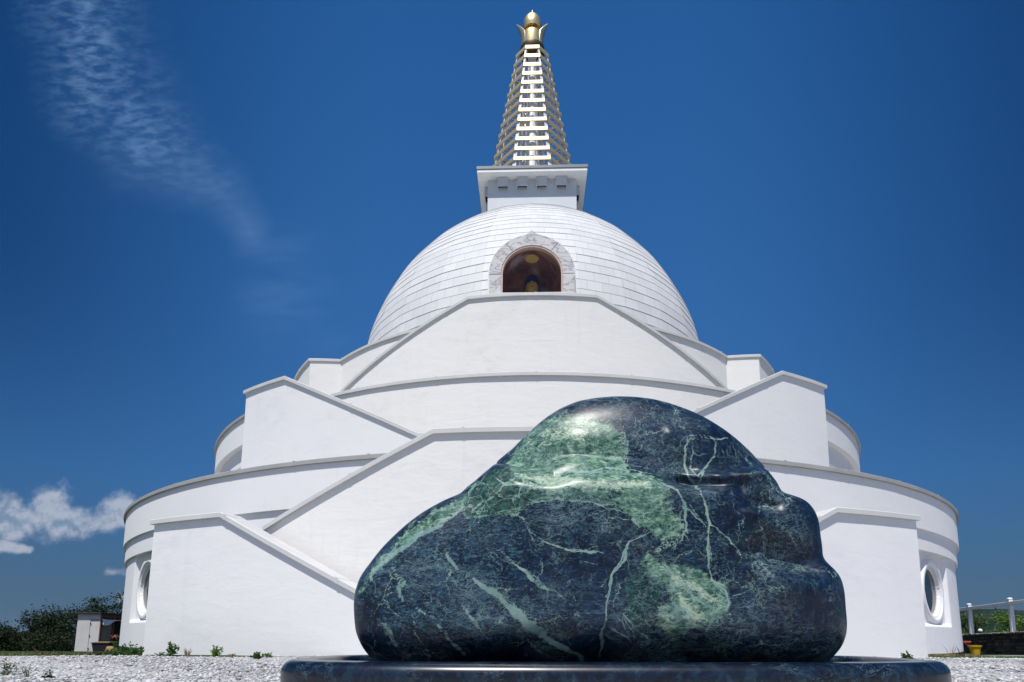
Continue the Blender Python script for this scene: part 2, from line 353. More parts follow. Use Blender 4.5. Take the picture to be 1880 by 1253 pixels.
def arc_wall(name, Rf, pts, hb, mat, th=0.25, cap=None, ov=0.055, ends=0.04, closed=False, joint=1.7, label=None):
    """curved wall following pts at its top (coping top), down to hb, with its coping as a sub-part"""
    fR = Rf if callable(Rf) else (lambda a: Rf)
    L = azlist(pts[0][0], pts[-1][0], 0.75, [q[0] for q in pts]); V = []; F = []
    if closed: L = L[:-1]
    rows = 8
    for a in L:
        ht = interp(pts, a) - (CT - 0.01 if cap else 0); r = fR(a)
        col = [(r, hb + (ht - hb) * i / rows) for i in range(rows + 1)] + [(r - th, ht), (r - th, hb)]
        V += [pol(rr, a, hh) for rr, hh in col]
    n = rows + 3; m_ = len(L)
    for j in range(m_ if closed else m_ - 1):
        k = (j + 1) % m_
        F += [(j * n + i, k * n + i, k * n + (i + 1) % n, j * n + (i + 1) % n) for i in range(n)]
    if not closed: F += [tuple(range(n)), tuple(range((m_ - 1) * n, m_ * n))[::-1]]
    o = mesh_obj(name, warp(V), F, mat, stupa); recalc(o); shade_auto(o, 30)
    if label: o['label'] = label
    if cap: coping(o, Rf, pts, cap, ov, th, joint, closed=closed, ends=ends)
    return o
Dn = lambda v: v * D
R1 = 0.5807 * D
# --- ground storey drum, with round windows set in recessed bays
def drumR(a, h):
    r = R1 - 0.115; 
    for ca in (41.3, -41.5):
        u = R_(a - ca) * R1; v = h - 0.95; d = math.hypot(u, v)
        ss = lambda x, e0, e1: min(1, max(0, (x - e0) / (e1 - e0))) ** 2 * (3 - 2 * min(1, max(0, (x - e0) / (e1 - e0))))
        if abs(u) < 1.4:
            rec = ss(0.98 - abs(u), 0, 0.07) * ss(h - 0.26, -0.04, 0.04)
            r -= 0.10 * rec
            r += 0.075 * ss(0.68 - d, 0.0, 0.03) * ss(d, 0.0, 0.1) - 0.035 * ss(0.575 - d, 0.0, 0.02)
            r -= 0.42 * ss(0.505 - d, 0, 0.015)
    return r
Lz = [-0.32, -0.1] + [0.1 + i * 0.018 for i in range(int((1.72 - 0.1) / 0.018) + 1)] + [1.76]
La = sorted(set([round(-180 + i * 2.0, 3) for i in range(180)] + [round(c + k * 0.085, 3) for c in (41.3, -41.5) for k in range(-60, 61)]))
V = [pol(drumR(a, h), a, h) for a in La for h in Lz]; n = len(Lz); m_ = len(La)
F = [(j * n + i, ((j + 1) % m_) * n + i, ((j + 1) % m_) * n + i + 1, j * n + i + 1) for j in range(m_) for i in range(n - 1)]
drum = mesh_obj('ground_storey_wall', warp(V, 0.01), F, M['plaster_band'], stupa, smooth=True); recalc(drum)
for ca in (41.3, -41.5):
    rr = R1 - 0.268
    mb = MB(); ctr = Vector(pol(rr, ca, 0.95)); nrm = Vector((math.sin(R_(ca)), -math.cos(R_(ca)), 0)); tg = Vector((math.cos(R_(ca)), math.sin(R_(ca)), 0)); zz = Vector((0, 0, 1))
    N = 40; rg = lambda r, o: [ctr + nrm * o + tg * r * math.cos(2 * math.pi * i / N) + zz * r * math.sin(2 * math.pi * i / N) for i in range(N)]
    for (ra, rb, o1) in ((0.515, 0.465, 0.03),):
        Vv = rg(ra, 0.0) + rg(ra, o1) + rg(rb, o1) + rg(rb, 0.0)
        mb.add(Vv, [(k * N + i, k * N + (i + 1) % N, ((k + 1) % 4) * N + (i + 1) % N, ((k + 1) % 4) * N + i) for k in range(4) for i in range(N)])
    fr = mb.build('window', M['frame'], stupa); recalc(fr)
    g = MB(); g.add(rg(0.47, 0.02), [tuple(range(N))]); g.build('pane', M['glass'], fr)
# --- terrace 1 parapet band and lower ledge
hT1 = Dn(.1354); full = [(-180, hT1), (180, hT1)]
def band(name, Rf, h0, h1, mat, pts_az=(-180, 180), closed=True, th=0.30, lip=0.0, nr=6):
    fl = [(0, h0 + (h1 - h0) * i / nr) for i in range(nr + 1)] + [(-th, h1), (-th, h0)]
    V, F = sweep(Rf, [(pts_az[0], 0.0), (pts_az[1], 0.0)], fl, 0.75, closed)
    o = mesh_obj(name, warp(V, 0.006), F, mat, stupa); recalc(o); shade_auto(o, 30); return o
b1 = band('lower_terrace_parapet', R1, 2.145, hT1 - CT + 0.01, M['plaster_band']); coping(b1, R1, full, M['coping'], closed=True)
band('lower_terrace_ledge', R1 - 0.06, 1.735, 2.145, M['plaster_band'], th=0.3)
def disc(name, R, h, mat, t=0.12):
    n = 96; V = [pol(R, 360 * i / n, h) for i in range(n)] + [pol(R, 360 * i / n, h - t) for i in range(n)]
    F = [tuple(range(n)), tuple(range(n, 2 * n))[::-1]] + [(i, n + i, n + (i + 1) % n, (i + 1) % n) for i in range(n)]
    o = mesh_obj(name, V, F, mat, stupa); recalc(o); return o
disc('terrace_floor', R1 - 0.31, 2.14, M['floor'])
# --- outermost stair walls (ground to first landing), left and right
RW1 = .643 * D
for s, kL in ((-1, 1.0), (1, 1.0)):
    az_end, az_c = (25.6, 19.3) if s < 0 else (24.7, 18.05)
    hf = .0824 * D if s < 0 else .0845 * D
    pts = [(az_end, hf), (az_c, hf), (2.6, hf - (az_c - 2.6) * .00565 * D)]
    pts = [(s * a, h) for a, h in pts]; pts.sort()
    o = arc_wall('stair_wall', RW1, pts, -0.40, M['plaster_cool'], th=0.28, cap=M['coping_light'], ov=0.06)
    # end wall returning to the drum
    mb = MB(); a = s * (az_end - 0.02); da = math.degrees(0.14 / RW1)
    V = []
    for aa in (a - s * 2 * da, a):
        for r in (R1 - 0.2, RW1 - 0.275): V += [pol(r, aa, -0.40), pol(r, aa, hf - CT)]
    mb.add(V, [(0, 1, 3, 2), (4, 6, 7, 5), (0, 4, 5, 1), (2, 3, 7, 6), (0, 2, 6, 4), (1, 5, 7, 3)]); e = mb.build('return_wall', M['plaster_cool'], stupa); recalc(e)
# --- second stair wall rising to the centre of terrace 1
RW2 = .618 * D
pts = [(-18.05, .0762 * D), (-6.17, .1385 * D), (6.17, .1385 * D), (18.05, .0762 * D)]
arc_wall('stair_wall', RW2, pts, -0.40, M['plaster'], th=0.25, cap=M['coping_light'], ov=0.055, ends=0.0)
# --- third: stair walls from the centre of terrace 1 out to terrace 2
RW3 = .5215 * D
hW3 = .2466 * D
pts = [(-34.1, hW3), (-27.15, hW3), (-10.7, .1712 * D), (10.7, .1712 * D), (26.6, hW3), (33.6, hW3)]
arc_wall('stair_wall', RW3, pts, 2.1, M['plaster_cool'], th=0.25, cap=M['coping_light'], ov=0.055)
for s, a in ((-1, 34.1), (1, 33.6)):
    mb = MB(); V = []
    for aa in (s * (a - 1.3), s * (a - 0.02)):
        for r in (.47 * D, RW3 - 0.245): V += [pol(r, aa, 2.1), pol(r, aa, hW3 - CT)]
    mb.add(V, [(0, 1, 3, 2), (4, 6, 7, 5), (0, 4, 5, 1), (2, 3, 7, 6), (0, 2, 6, 4), (1, 5, 7, 3)]); e = mb.build('return_wall', M['plaster_cool'], stupa); recalc(e)
# --- terrace 2: plain front wall, banded sides
R2f, R2s = .4687 * D, .4895 * D
hT2 = .2466 * D
arc_wall('middle_terrace_wall', R2f, [(-31, hT2), (31, hT2)], 2.1, M['plaster'], th=0.25, cap=M['coping_light'], ends=0)
o = band('middle_terrace_parapet', R2s, 4.66, hT2 - CT + 0.01, M['plaster_band'], (31, 329), False); coping(o, R2s, [(31, hT2), (329, hT2)], M['coping'])
band('middle_terrace_ledge', R2s - 0.15, 4.20, 4.66, M['plaster_band'], (31, 329), False, th=0.3)
band('middle_storey_wall', R2s - 0.32, 2.1, 4.20, M['plaster_band'], (31, 329), False, th=0.2)
disc('terrace_floor', R2f - 0.1, 4.6, M['floor'])
# --- terrace 3: inner front arc, step, outer rear arc
hT3 = .3655 * D
def R3(a):
    a = abs(((a + 180) % 360) - 180)
    return float(np.interp(a, [44.9, 48.8], [.362, .3947])) * D if a < 90 else .3947 * D
arc_wall('upper_terrace_wall', R3, [(-180, hT3), (-48.8, hT3), (-44.9, hT3), (44.9, hT3), (48.8, hT3), (180, hT3)], 4.5, M['plaster'], th=0.25, cap=M['coping_light'], closed=True)
disc('terrace_floor', .40 * D * 0.89, 7.62, M['floor'])
# --- uppermost stair wall around the platform
RW4 = .406 * D
pts = [(-36.5, .277 * D), (-9.83, .3662 * D), (9.93, .3662 * D), (36.5, .277 * D)]
arc_wall('stair_wall', RW4, pts, 4.5, M['plaster'], th=0.25, cap=M['coping_light'], ov=0.05, ends=0)
V, F = sweep(.365 * D, [(-9, 7.74), (9, 7.74)], [(0, 0), (.039 * D, 0), (.039 * D, -0.12), (0, -0.12)], 2.0)
recalc(mesh_obj('platform_slab', V, F, M['floor'], stupa))

# --- dome: 28 flat gores, lapped courses
a_, b_, h0 = .29368 * D, .33069 * D, .39074 * D
NG = 28
tt = np.linspace(-0.25, 1.5, 2000); xx = a_ * np.cos(tt); yy = b_ * np.sin(tt); arc = np.concatenate([[0], np.cumsum(np.hypot(np.diff(xx), np.diff(yy)))])
t0 = float(np.interp(0, tt, arc)); rows = [-1.2]
while rows[-1] + t0 < arc[-1] - 0.4: rows.append(rows[-1] + float(np.interp(rows[-1], [0, 3.5, 5.5], [0.355, 0.31, 0.265])))
rt = [float(np.interp(r + t0, arc, tt)) for r in rows]
fy, nh = 0.69 * D, 0.0781 * 0.69 * D      # niche front plane distance and outer half width
V = []; F = []; UV = []
sub = 3; kk = 1.0 / math.cos(math.pi / NG) ** 0.25
rnd = random.Random(5)
gz_off = -0.4
for j in range(len(rt) - 1):
    for g in range(NG):
        a0, a1 = 360 / NG * g + gz_off, 360 / NG * (g + 1) + gz_off
        lapj = 0.008 + rnd.random() * 0.012
        def P(f, tq, lap):
            r = a_ * math.cos(tq) * kk + lap; h = h0 + b_ * math.sin(tq)
            p0 = np.array(pol(r, a0, h)); p1 = np.array(pol(r, a1, h)); q_ = p0 + (p1 - p0) * f; q_[:2] *= 1 + .6 * (r / math.hypot(q_[0], q_[1]) - 1); return q_
        # lower edge stands proud, upper edge tucks under
        NS = 6
        for k in range(NS):
            f0, f1 = k / NS, (k + 1) / NS
            q = [P(f0, rt[j], lapj), P(f1, rt[j], lapj), P(f1, rt[j + 1], 0.003), P(f0, rt[j + 1], 0.003), P(f0, rt[j], 0.0), P(f1, rt[j], 0.0)]
            c = sum(q[:4]) / 4
            if c[1] < 0:
                hw = nh - 0.05
                hc = c[2] - CZ; top = .4528 * D
                if abs(c[0]) < hw and (hc < top or math.hypot(c[0], hc - top) < hw): continue
            b = len(V); V += [tuple(v) for v in q]
            F += [(b, b + 1, b + 2, b + 3), (b, b + 4, b + 5, b + 1)]
            uo = (j % 2) * 0.5
            u0, u1 = g * sub + f0 * sub + uo, g * sub + f1 * sub + uo
            UV += [(u0, j + .02), (u1, j + .02), (u1, j + .98), (u0, j + .98), (u0, j + .01), (u0, j + .01), (u1, j + .01), (u1, j + .01)]
dome = mesh_obj('dome', V, F, M['dome'], stupa)
ul = dome.data.uv_layers.new(name='UVMap'); ul.data.foreach_set('uv', [c for q in UV for c in q])

# --- niche: framed arch, painted apse, sill, lamp disc
def arch(hw, top_c, bot, n=28, ogee=0.0):
    pts = [(-hw, bot), (-hw, (bot + top_c) / 2)] + [(-hw * math.cos(math.pi * i / n), top_c + hw * math.sin(math.pi * i / n) * 0.985) for i in range(n + 1)] + [(hw, (bot + top_c) / 2), (hw, bot)]
    if ogee: pts = [(x, z + ogee * max(0, 1 - abs(x) / 0.22) ** 1.6) for x, z in pts]
    return pts
hs = .4528 * D; hb_ = 7.7
yF = fy - AX                     # relative to stupa axis (negative = toward the camera)
niche = tag(empty('niche')); niche.parent = stupa
def arch_ring(name, o_, i_, y0, y1, mat, parent):
    n = len(o_); V = []
    for y, L in ((y0, o_), (y0, i_), (y1, i_), (y1, o_)): V += [(x, y, z + CZ) for x, z in L]
    F = [(k * n + i, k * n + i + 1, ((k + 1) % 4) * n + i + 1, ((k + 1) % 4) * n + i) for k in range(4) for i in range(n - 1)]
    o = mesh_obj(name, V, F, mat, parent); recalc(o); return o
arch_ring('stone_frame', arch(nh, hs, hb_, ogee=0.14), arch(.0568 * fy, hs, hb_), yF, yF + 0.16, M['marble'], niche)
arch_ring('outer_trim', arch(nh + 0.05, hs, hb_, ogee=0.05), arch(nh + 0.004, hs, hb_, ogee=0.05), yF + 0.10, yF + 1.3, M['white_paint'], niche)
arch_ring('inner_trim', arch(.0566 * fy, hs, hb_), arch(.0536 * fy, hs, hb_), yF + 0.015, yF + 0.17, M['rose'], niche)
mb = MB()
for (x0, z0, x1, z1) in ((-nh, hs - 0.02, -.0568 * fy, hs - 0.02), (.0568 * fy, hs - 0.02, nh, hs - 0.02)):
    mb = MB(); mb.bar((x0, yF - 0.001, z0 + CZ), (x1, yF - 0.001, z1 + CZ), 0.007, 4); mb.build('stone_joint', M['flash'], niche)
for ang in (52, 128):
    ca, sa = math.cos(R_(ang)), math.sin(R_(ang)); mb = MB(); mb.bar((ca * .058 * fy, yF - 0.001, hs + sa * .057 * fy + CZ), (ca * nh * .99, yF - 0.001, hs + sa * nh * .97 + CZ), 0.007, 4); mb.build('stone_joint', M['flash'], niche)

# apse: barrel then quarter sphere
N = 28; rA = .0545 * fy; depth = 2.9; V = []; rws = []
prof = [(0.0, 1.0)] + [(0.30 + 0.70 * math.sin(R_(q)), math.cos(R_(q))) for q in range(0, 91, 9)]
L = arch(1.0, 0, -1)
for y, s in prof:
    for x, z in L:
        if z < 0: V.append((x * max(s, .02) * rA * (1.16 if y > .05 else 1.0), yF + 0.17 + depth * y, hs + CZ + (hb_ - hs) * (-z)))
        else: V.append((x * max(s, .02) * rA * (1.16 if y > .05 else 1), yF + 0.17 + depth * y, hs + CZ + z * max(s, .02) * rA * (1.16 if y > .05 else 1)))
n = len(L); F = [(j * n + i, j * n + i + 1, (j + 1) * n + i + 1, (j + 1) * n + i) for j in range(len(prof) - 1) for i in range(n - 1)]
apse = mesh_obj('apse', V, F, M['apse'], niche, smooth=True)
mb = MB(); mb.box((0, yF + 0.17 + depth / 2, hb_ + CZ - 0.03), (2 * rA * 1.2, depth, 0.06)); mb.build('niche_floor', M['floor'], niche)
mb = MB(); mb.box((0, yF - 0.02, .4232 * D + CZ), (2 * nh, 0.10, 0.07)); mb.build('sill_rail', M['coping_light'], niche, bevel=0.01)
mb = MB(); mb.lathe([(0.0, 0), (0.20, 0), (0.20, 0.03), (0.0, 0.03)], (0, yF + 0.62, hs + CZ + rA * 1.03), 24); o = mb.build('gold_disc', M['goldskin'], niche); o.rotation_euler = (0, 0, 0)
mb = MB(); mb.lathe([(0.0, -0.05), (0.07, -0.04), (0.09, 0.0), (0.09, 0.03), (0, 0.03)], (0, yF + 1.75, hs + CZ + rA * 0.90), 16); mb.build('lamp', M['dark'], niche)

L = arch(.0537 * fy, hs, hb_, 40); pane = mesh_obj('glass_pane', [(x, yF + 0.12, z + CZ) for x, z in L] + [(x, yF + 0.13, z + CZ) for x, z in L], [tuple(range(len(L))), tuple(range(len(L), 2 * len(L)))[::-1]], None, niche)
m, t, p = new_mat('clear_glazing'); t.n.remove(p); tr = t.node('ShaderNodeBsdfTransparent', {0: (0.96, 0.96, 0.96, 1)}); gl = t.node('ShaderNodeBsdfGlossy', {'Roughness': 0.02, 'Color': (1, 1, 1, 1)}); fr_ = t.node('ShaderNodeFresnel', {'IOR': 1.45})
mx = t.node('ShaderNodeMixShader', {0: t.math('MULTIPLY', fr_.outputs[0], 0.22)}); t.l.new(tr.outputs[0], mx.inputs[1]); t.l.new(gl.outputs[0], mx.inputs[2]); t.l.new(mx.outputs[0], t.n['Material Output'].inputs[0]); pane.data.materials.append(m); pane.visible_shadow = True
# --- square tower under the spire
tb = .0767 * D; ta = .094 * D; hs0 = 17.20
tower = tag(empty('square_tower')); tower.parent = stupa
mb = MB(); mb.box((0, 0, (12.4 + hs0) / 2 + CZ), (2 * tb, 2 * tb, hs0 - 12.4)); mb.build('tower_wall', M['tower'], tower, bevel=0.015)
mb = MB()
for k in range(-4, 5):
    x = k * 0.36 + 0.02
    for sgn in (-1, 1):
        mb.box((x, sgn * (tb + 0.002), 15.0 + CZ), (0.012, 0.008, 4.3)); mb.box((sgn * (tb + 0.002), x, 15.0 + CZ), (0.008, 0.012, 4.3))
mb.build('wall_seam', M['tower'], tower)
mb = MB(); mb.box((0, 0, hs0 + 0.06 + CZ), (2 * ta, 2 * ta, 0.12)); mb.build('roof_slab', M['white_paint'], tower, bevel=0.008)
mb = MB(); mb.box((0, 0, hs0 + 0.185 + CZ), (2 * ta + 0.05, 2 * ta + 0.05, 0.125)); mb.build('roof_flashing', M['flash'], tower, bevel=0.01)
for side in range(4):
    for x in (-1.105, -0.37, 0.365, 1.115):
        T = Matrix.Rotation(side * math.pi / 2, 4, 'Z'); y = -(tb + 0.075)
        mb = MB()
        for c, d in (((x, y - 0.065, 17.0), (0.415, 0.02, 0.37)), ((x - .1975, y + .01, 17.0), (0.02, 0.13, 0.37)), ((x + .1975, y + .01, 17.0), (0.02, 0.13, 0.37)), ((x, y + .01, 17.17), (0.375, 0.13, 0.03))):
            mb.box(T @ Vector((c[0], c[1], c[2] + CZ)), d, side * math.pi / 2)
        hd = mb.build('vent_hood', M['tower'], tower)
        mb = MB(); mb.box(T @ Vector((x, y + 0.012, 16.88 + CZ)), (0.372, 0.12, 0.02), side * math.pi / 2); mb.build('vent_opening', M['dark'], hd)

# --- spire: tapering mast, octagonal gilded rings, braces, finial
spire = tag(empty('spire')); spire.parent = stupa
zr = lambda k: (.8227 + .0229 * k) * D + CZ
sr = lambda k: (.0642 - .00315 * k) * D
mb = MB(); mb.lathe([(0.48, 17.45 + CZ), (0.40, 17.6 + CZ), (0.36, 17.9 + CZ), (0.17, 24.3 + CZ), (0.17, 24.5 + CZ)], n=24); mb.build('mast', M['core'], spire, smooth=True)
for k in range(-1, 13):
    s = sr(k); ro = s / (2 * math.sin(math.pi / 8)); z = zr(k); ri = ro - 0.045
    V = []
    for r, dz_ in ((ro, -0.072), (ro, 0.072), (ri, 0.072), (ri, -0.072)):
        V += [(r * math.cos(R_(22.5 + 45 * i)), r * math.sin(R_(22.5 + 45 * i)), z + dz_) for i in range(8)]
    F = [(q * 8 + i, q * 8 + (i + 1) % 8, ((q + 1) % 4) * 8 + (i + 1) % 8, ((q + 1) % 4) * 8 + i) for q in range(4) for i in range(8)]
    ring = mesh_obj('spire_ring', V, F, M['gold_bar'], spire); recalc(ring)
    mb = MB(); rc = float(np.interp(z, [17.9 + CZ, 24.3 + CZ], [0.36, 0.17])) - 0.01
    for i in range(8):
        ca, sa = math.cos(R_(22.5 + 45 * i)), math.sin(R_(22.5 + 45 * i)); re = ri - 0.005
        mb.bar((re * ca, re * sa, z), (rc * ca, rc * sa, z - 0.02), 0.013, 4)
        if k > -1: mb.bar((re * ca, re * sa, z - 0.04), ((rc + .02) * ca, (rc + .02) * sa, z - 0.44), 0.012, 4)
    mb.build('brace', M['steel'], ring)
for i in range(8):
    ca, sa = math.cos(R_(22.5 + 45 * i)), math.sin(R_(22.5 + 45 * i)); r0 = sr(-1) / (2 * math.sin(math.pi / 8)) - 0.09; r1 = sr(12) / (2 * math.sin(math.pi / 8)) - 0.07
    mb = MB(); a = Vector((r0 * ca, r0 * sa, 17.44 + CZ)); b = Vector((r1 * ca, r1 * sa, zr(12))); q = Vector((-sa, ca, 0)) * 0.075; w2 = Vector((ca, sa, 0)) * 0.014
    mb.add([a - q - w2, a + q - w2, a + q + w2, a - q + w2, b - q * .55 - w2, b + q * .55 - w2, b + q * .55 + w2, b - q * .55 + w2], [(0, 1, 2, 3), (7, 6, 5, 4), (0, 4, 5, 1), (1, 5, 6, 2), (2, 6, 7, 3), (3, 7, 4, 0)])
    mb.build('corner_post', M['core'], spire)
mb = MB(); mb.lathe([(0.0, 24.42), (0.30, 24.42), (0.50, 24.50), (0.545, 24.62), (0.53, 24.72), (0.3, 24.72)], (0, 0, CZ), 40); shade_auto(mb.build('finial_dish', M['gold_dark'], spire), 40)
mb = MB(); mb.lathe([(0.0, 24.66), (0.41, 24.66), (0.43, 24.70), (0.45, 25.37), (0.43, 25.37), (0.42, 24.75), (0, 24.75)], (0, 0, CZ), 40); shade_auto(mb.build('finial_cup', M['gold'], spire), 40)
for i, (pa, lean) in enumerate(((-12, 1), (192, 1), (48, 1), (132, 1))):
    T = Matrix.Rotation(R_(pa), 4, 'Z'); mb = MB(); zt = 25.86 if lean == 1 else 25.62; prof = [(0.455, 24.72, .20), (0.47, 24.95, .24), (0.485, 25.2, .26), (0.51, 25.40, .24), (0.58, 25.62, .15), (0.69, zt + .02, .005)]
    V = []; nn = 7
    for th in (0, -0.03):
        for r, z, hw in prof:
            for j in range(nn):
                u = (j / (nn - 1) - 0.5) * 2; V.append(T @ Vector((r + th - 0.10 * u * u * (hw / .26), u * hw, z + CZ)))
    m2 = len(prof); F = []
    for o_ in (0, m2 * nn):
        F += [(o_ + a * nn + b, o_ + a * nn + b + 1, o_ + (a + 1) * nn + b + 1, o_ + (a + 1) * nn + b) for a in range(m2 - 1) for b in range(nn - 1)]
    for a in range(m2 - 1):
        F += [(a * nn, (a + 1) * nn, m2 * nn + (a + 1) * nn, m2 * nn + a * nn), (a * nn + nn - 1, (a + 1) * nn + nn - 1, m2 * nn + (a + 1) * nn + nn - 1, m2 * nn + a * nn + nn - 1)]
    mb.add(V, F); shade_auto(mb.build('finial_petal', M['gold'], spire), 50)
mb = MB(); mb.lathe([(0.0, 25.30), (0.16, 25.30), (0.18, 25.5), (0.10, 25.9), (0.0, 25.95)], (0, 0, CZ), 20); mb.build('finial_core', M['gold'], spire, smooth=True)
prof = [(0.385 * math.cos(R_(q)), 25.93 + 0.52 * math.sin(R_(q)) * (1 if q > 0 else .9)) for q in range(-25, 84, 7)]
mb = MB(); mb.lathe([(0.0, 26.25), (0.25, 26.15), (0.33, 25.95), (0.34, 25.70), (0.36, 25.70)] + [(r * 1.05, z) for r, z in prof] + [(0.035, 26.42), (0.02, 26.6), (0.0, 26.78)], (0, 0, CZ), 40); shade_auto(mb.build('finial_orb', M['gold'], spire), 50)

# ------------------------------------------------------------------ the seated statue in the niche
def skin_body(name, nodes, edges, mat, parent, sub=2):
    me = bpy.data.meshes.new(name); me.from_pydata([q[0] for q in nodes], edges, []); me.materials.append(mat)
    o = bpy.data.objects.new(name, me); C.objects.link(o); o.parent = parent
    sk = o.modifiers.new('skin', 'SKIN'); me.skin_vertices.new() if not me.skin_vertices else None
    for v, q in zip(me.skin_vertices[0].data, nodes):
        v.radius = q[1] if isinstance(q[1], tuple) else (q[1], q[1])
    me.skin_vertices[0].data[0].use_root = True
    ss = o.modifiers.new('sub', 'SUBSURF'); ss.levels = sub; ss.render_levels = sub
    for p_ in me.polygons: p_.use_smooth = True
    sk.use_smooth_shade = True
    return o
yS = 0.762 * D; hC = .4685 * D + CZ          # chin height in the world
st = tag(empty('buddha_statue', (0, yS, hb_ + CZ)), 'gilded seated Buddha statue with blue hair inside the arched dome niche', 'statue')
hb2 = hC - (hb_ + CZ)                        # chin above the niche floor
sh = hb2 - 0.20
nd = [((0, 0, sh - 0.85), (.22, .20)), ((0, 0, sh - 0.5), (.20, .15)), ((0, 0, sh - 0.15), (.25, .15)), ((0, 0, sh + .03), (.12, .09)), ((0, 0, sh + .16), (.08, .08)),
      ((-.27, 0, sh - 0.06), .10), ((-.40, .02, sh - 0.42), .075), ((-.16, -.30, sh - .62), .055), ((.27, 0, sh - 0.06), .10), ((.40, .02, sh - 0.42), .075), ((.16, -.30, sh - .62), .055),
      ((-.30, -.10, sh - .92), .15), ((-.62, -.22, sh - .95), .13), ((.10, -.42, sh - .97), .08), ((.30, -.10, sh - .92), .15), ((.62, -.22, sh - .95), .13), ((-.10, -.46, sh - .90), .08)]
skin_body('body', nd, [(0, 1), (1, 2), (2, 3), (3, 4), (2, 5), (5, 6), (6, 7), (2, 8), (8, 9), (9, 10), (0, 11), (11, 12), (12, 13), (0, 14), (14, 15), (15, 16)], M['goldskin'], st)
def blob(name, c, r, mat, parent, fn=None, n=32):
    V = []; 
    for j in range(n + 1):
        for i in range(2 * n):
            a = math.pi * j / n; b = math.pi * i / n; d = Vector((math.sin(a) * math.sin(b), -math.sin(a) * math.cos(b), math.cos(a)))
            k = fn(d) if fn else Vector((0, 0, 0)); V.append((c[0] + (d.x + k.x) * r[0], c[1] + (d.y + k.y) * r[1], c[2] + (d.z + k.z) * r[2]))
    F = [(j * 2 * n + i, j * 2 * n + (i + 1) % (2 * n), (j + 1) * 2 * n + (i + 1) % (2 * n), (j + 1) * 2 * n + i) for j in range(n) for i in range(2 * n)]
    return mesh_obj(name, V, F, mat, parent, smooth=True)
def face(d):
    k = Vector((0, 0, 0)); g = lambda x, z, sx_, sz_: math.exp(-((d.x - x) / sx_) ** 2 - ((d.z - z) / sz_) ** 2) if d.y < 0 else 0
    k.y -= 0.22 * g(0, -.12, .09, .16) + 0.08 * g(0, .12, .07, .2)        # nose
    k.y += 0.10 * g(.33, .10, .16, .09) + 0.10 * g(-.33, .10, .16, .09)    # eye sockets
    k.y -= 0.07 * g(.33, .08, .12, .045) + 0.07 * g(-.33, .08, .12, .045)  # lids
    k.y -= 0.08 * g(0, -.48, .18, .05) - 0.05 * g(0, -.42, .2, .03); k.y -= 0.05 * g(0, -.75, .2, .12)
    k.x *= 1; return k
hz = hb2 + 0.235
head = blob('head', (0, -.02, hz), (.168, .19, .245), M['goldskin'], st, face)
for s in (-1, 1):
    mb = MB(); mb.bar((s * .172, 0, hz + .04), (s * .180, 0.0, hz - .17), 0.020, 8); mb.build('ear', M['goldskin'], st, bevel=0.008)
for s in (-1, 1):
    mb = MB(); mb.box((s * .064, -.205, hz + .02), (.07, .014, .010)); mb.build('eye', M['dark'], st, bevel=.003)
    mb = MB(); mb.bar((s * .025, -.212, hz + .06), (s * .075, -.204, hz + .078), .005, 6); mb.bar((s * .075, -.204, hz + .078), (s * .12, -.178, hz + .06), .005, 6); mb.build('eyebrow', M['dark'], st)
mb = MB(); mb.box((0, -.208, hz - .118), (.075, .014, .016)); mb.build('mouth', M['red'], st, bevel=.005)
def curls(d): return d * (0.05 * math.sin(d.z * 26) * math.sin(math.atan2(d.x, d.y) * 13))
blob('hair', (0, .0, hz + .135), (.20, .222, .175), M['bluehair'], st, curls, 40)
blob('topknot', (0, .02, hz + .32), (.105, .11, .10), M['bluehair'], st, curls, 24)
ph = sh - 1.09
mb = MB(); mb.lathe([(0, 0), (.72, 0), (.74, .06), (.62, .12), (.58, ph - .14), (.78, ph - .03), (.74, ph), (0, ph)], n=40); shade_auto(mb.build('pedestal', M['marble'], st), 40)

#@@PART2

# ------------------------------------------------------------------ boulder
# features are given as photograph-like map coordinates (u to the right, v down) and turned into metres on the stone's own front plane
CXP, CYP, FP = 940.0, 1010.19, 1085.9
def ray(u, v):
    d = A_ * ((u - CXP) / FP) - U_ * ((v - CYP) / FP) + W_; return (d.x / d.y, d.z / d.y)
BY = 2.46
def XZ(u, v, y=BY): a, b = ray(u, v); return (a * y, b * y + CZ)
OUT = [(683,1212),(665,1190),(653,1160),(649,1120),(650,1090),(660,1058),(680,1030),(700,1005),(730,975),(760,950),(800,925),(845,905),(875,880),(905,855),(940,825),(970,795),(995,772),(1025,752),(1060,737),(1100,730),(1150,728),(1200,733),(1240,744),(1285,762),(1320,782),(1345,800),(1370,822),(1395,848),(1415,870),(1428,888),(1437,903),(1460,908),(1480,918),(1495,935),(1503,955),(1507,985),(1510,1010),(1515,1028),(1532,1042),(1545,1060),(1551,1085),(1553,1110),(1556,1140),(1554,1165),(1545,1190),(1528,1210),(1495,1240),(1300,1252),(1100,1252),(900,1252),(720,1240)]
CEN = (1110.0, 1050.0)
outp = np.array(OUT, float) - CEN; ang = np.arctan2(outp[:, 1], outp[:, 0]); rad = np.hypot(outp[:, 0], outp[:, 1]); o_ = np.argsort(ang)
ang = np.concatenate([ang[o_] - 2 * np.pi, ang[o_], ang[o_] + 2 * np.pi]); rad = np.tile(rad[o_], 3)
NB = 250
g1 = np.linspace(-1, 1, NB + 1); g1 = np.tan(g1 * np.pi / 4)
gu, gv = np.meshgrid(g1, g1)
dirs = []; FB = []
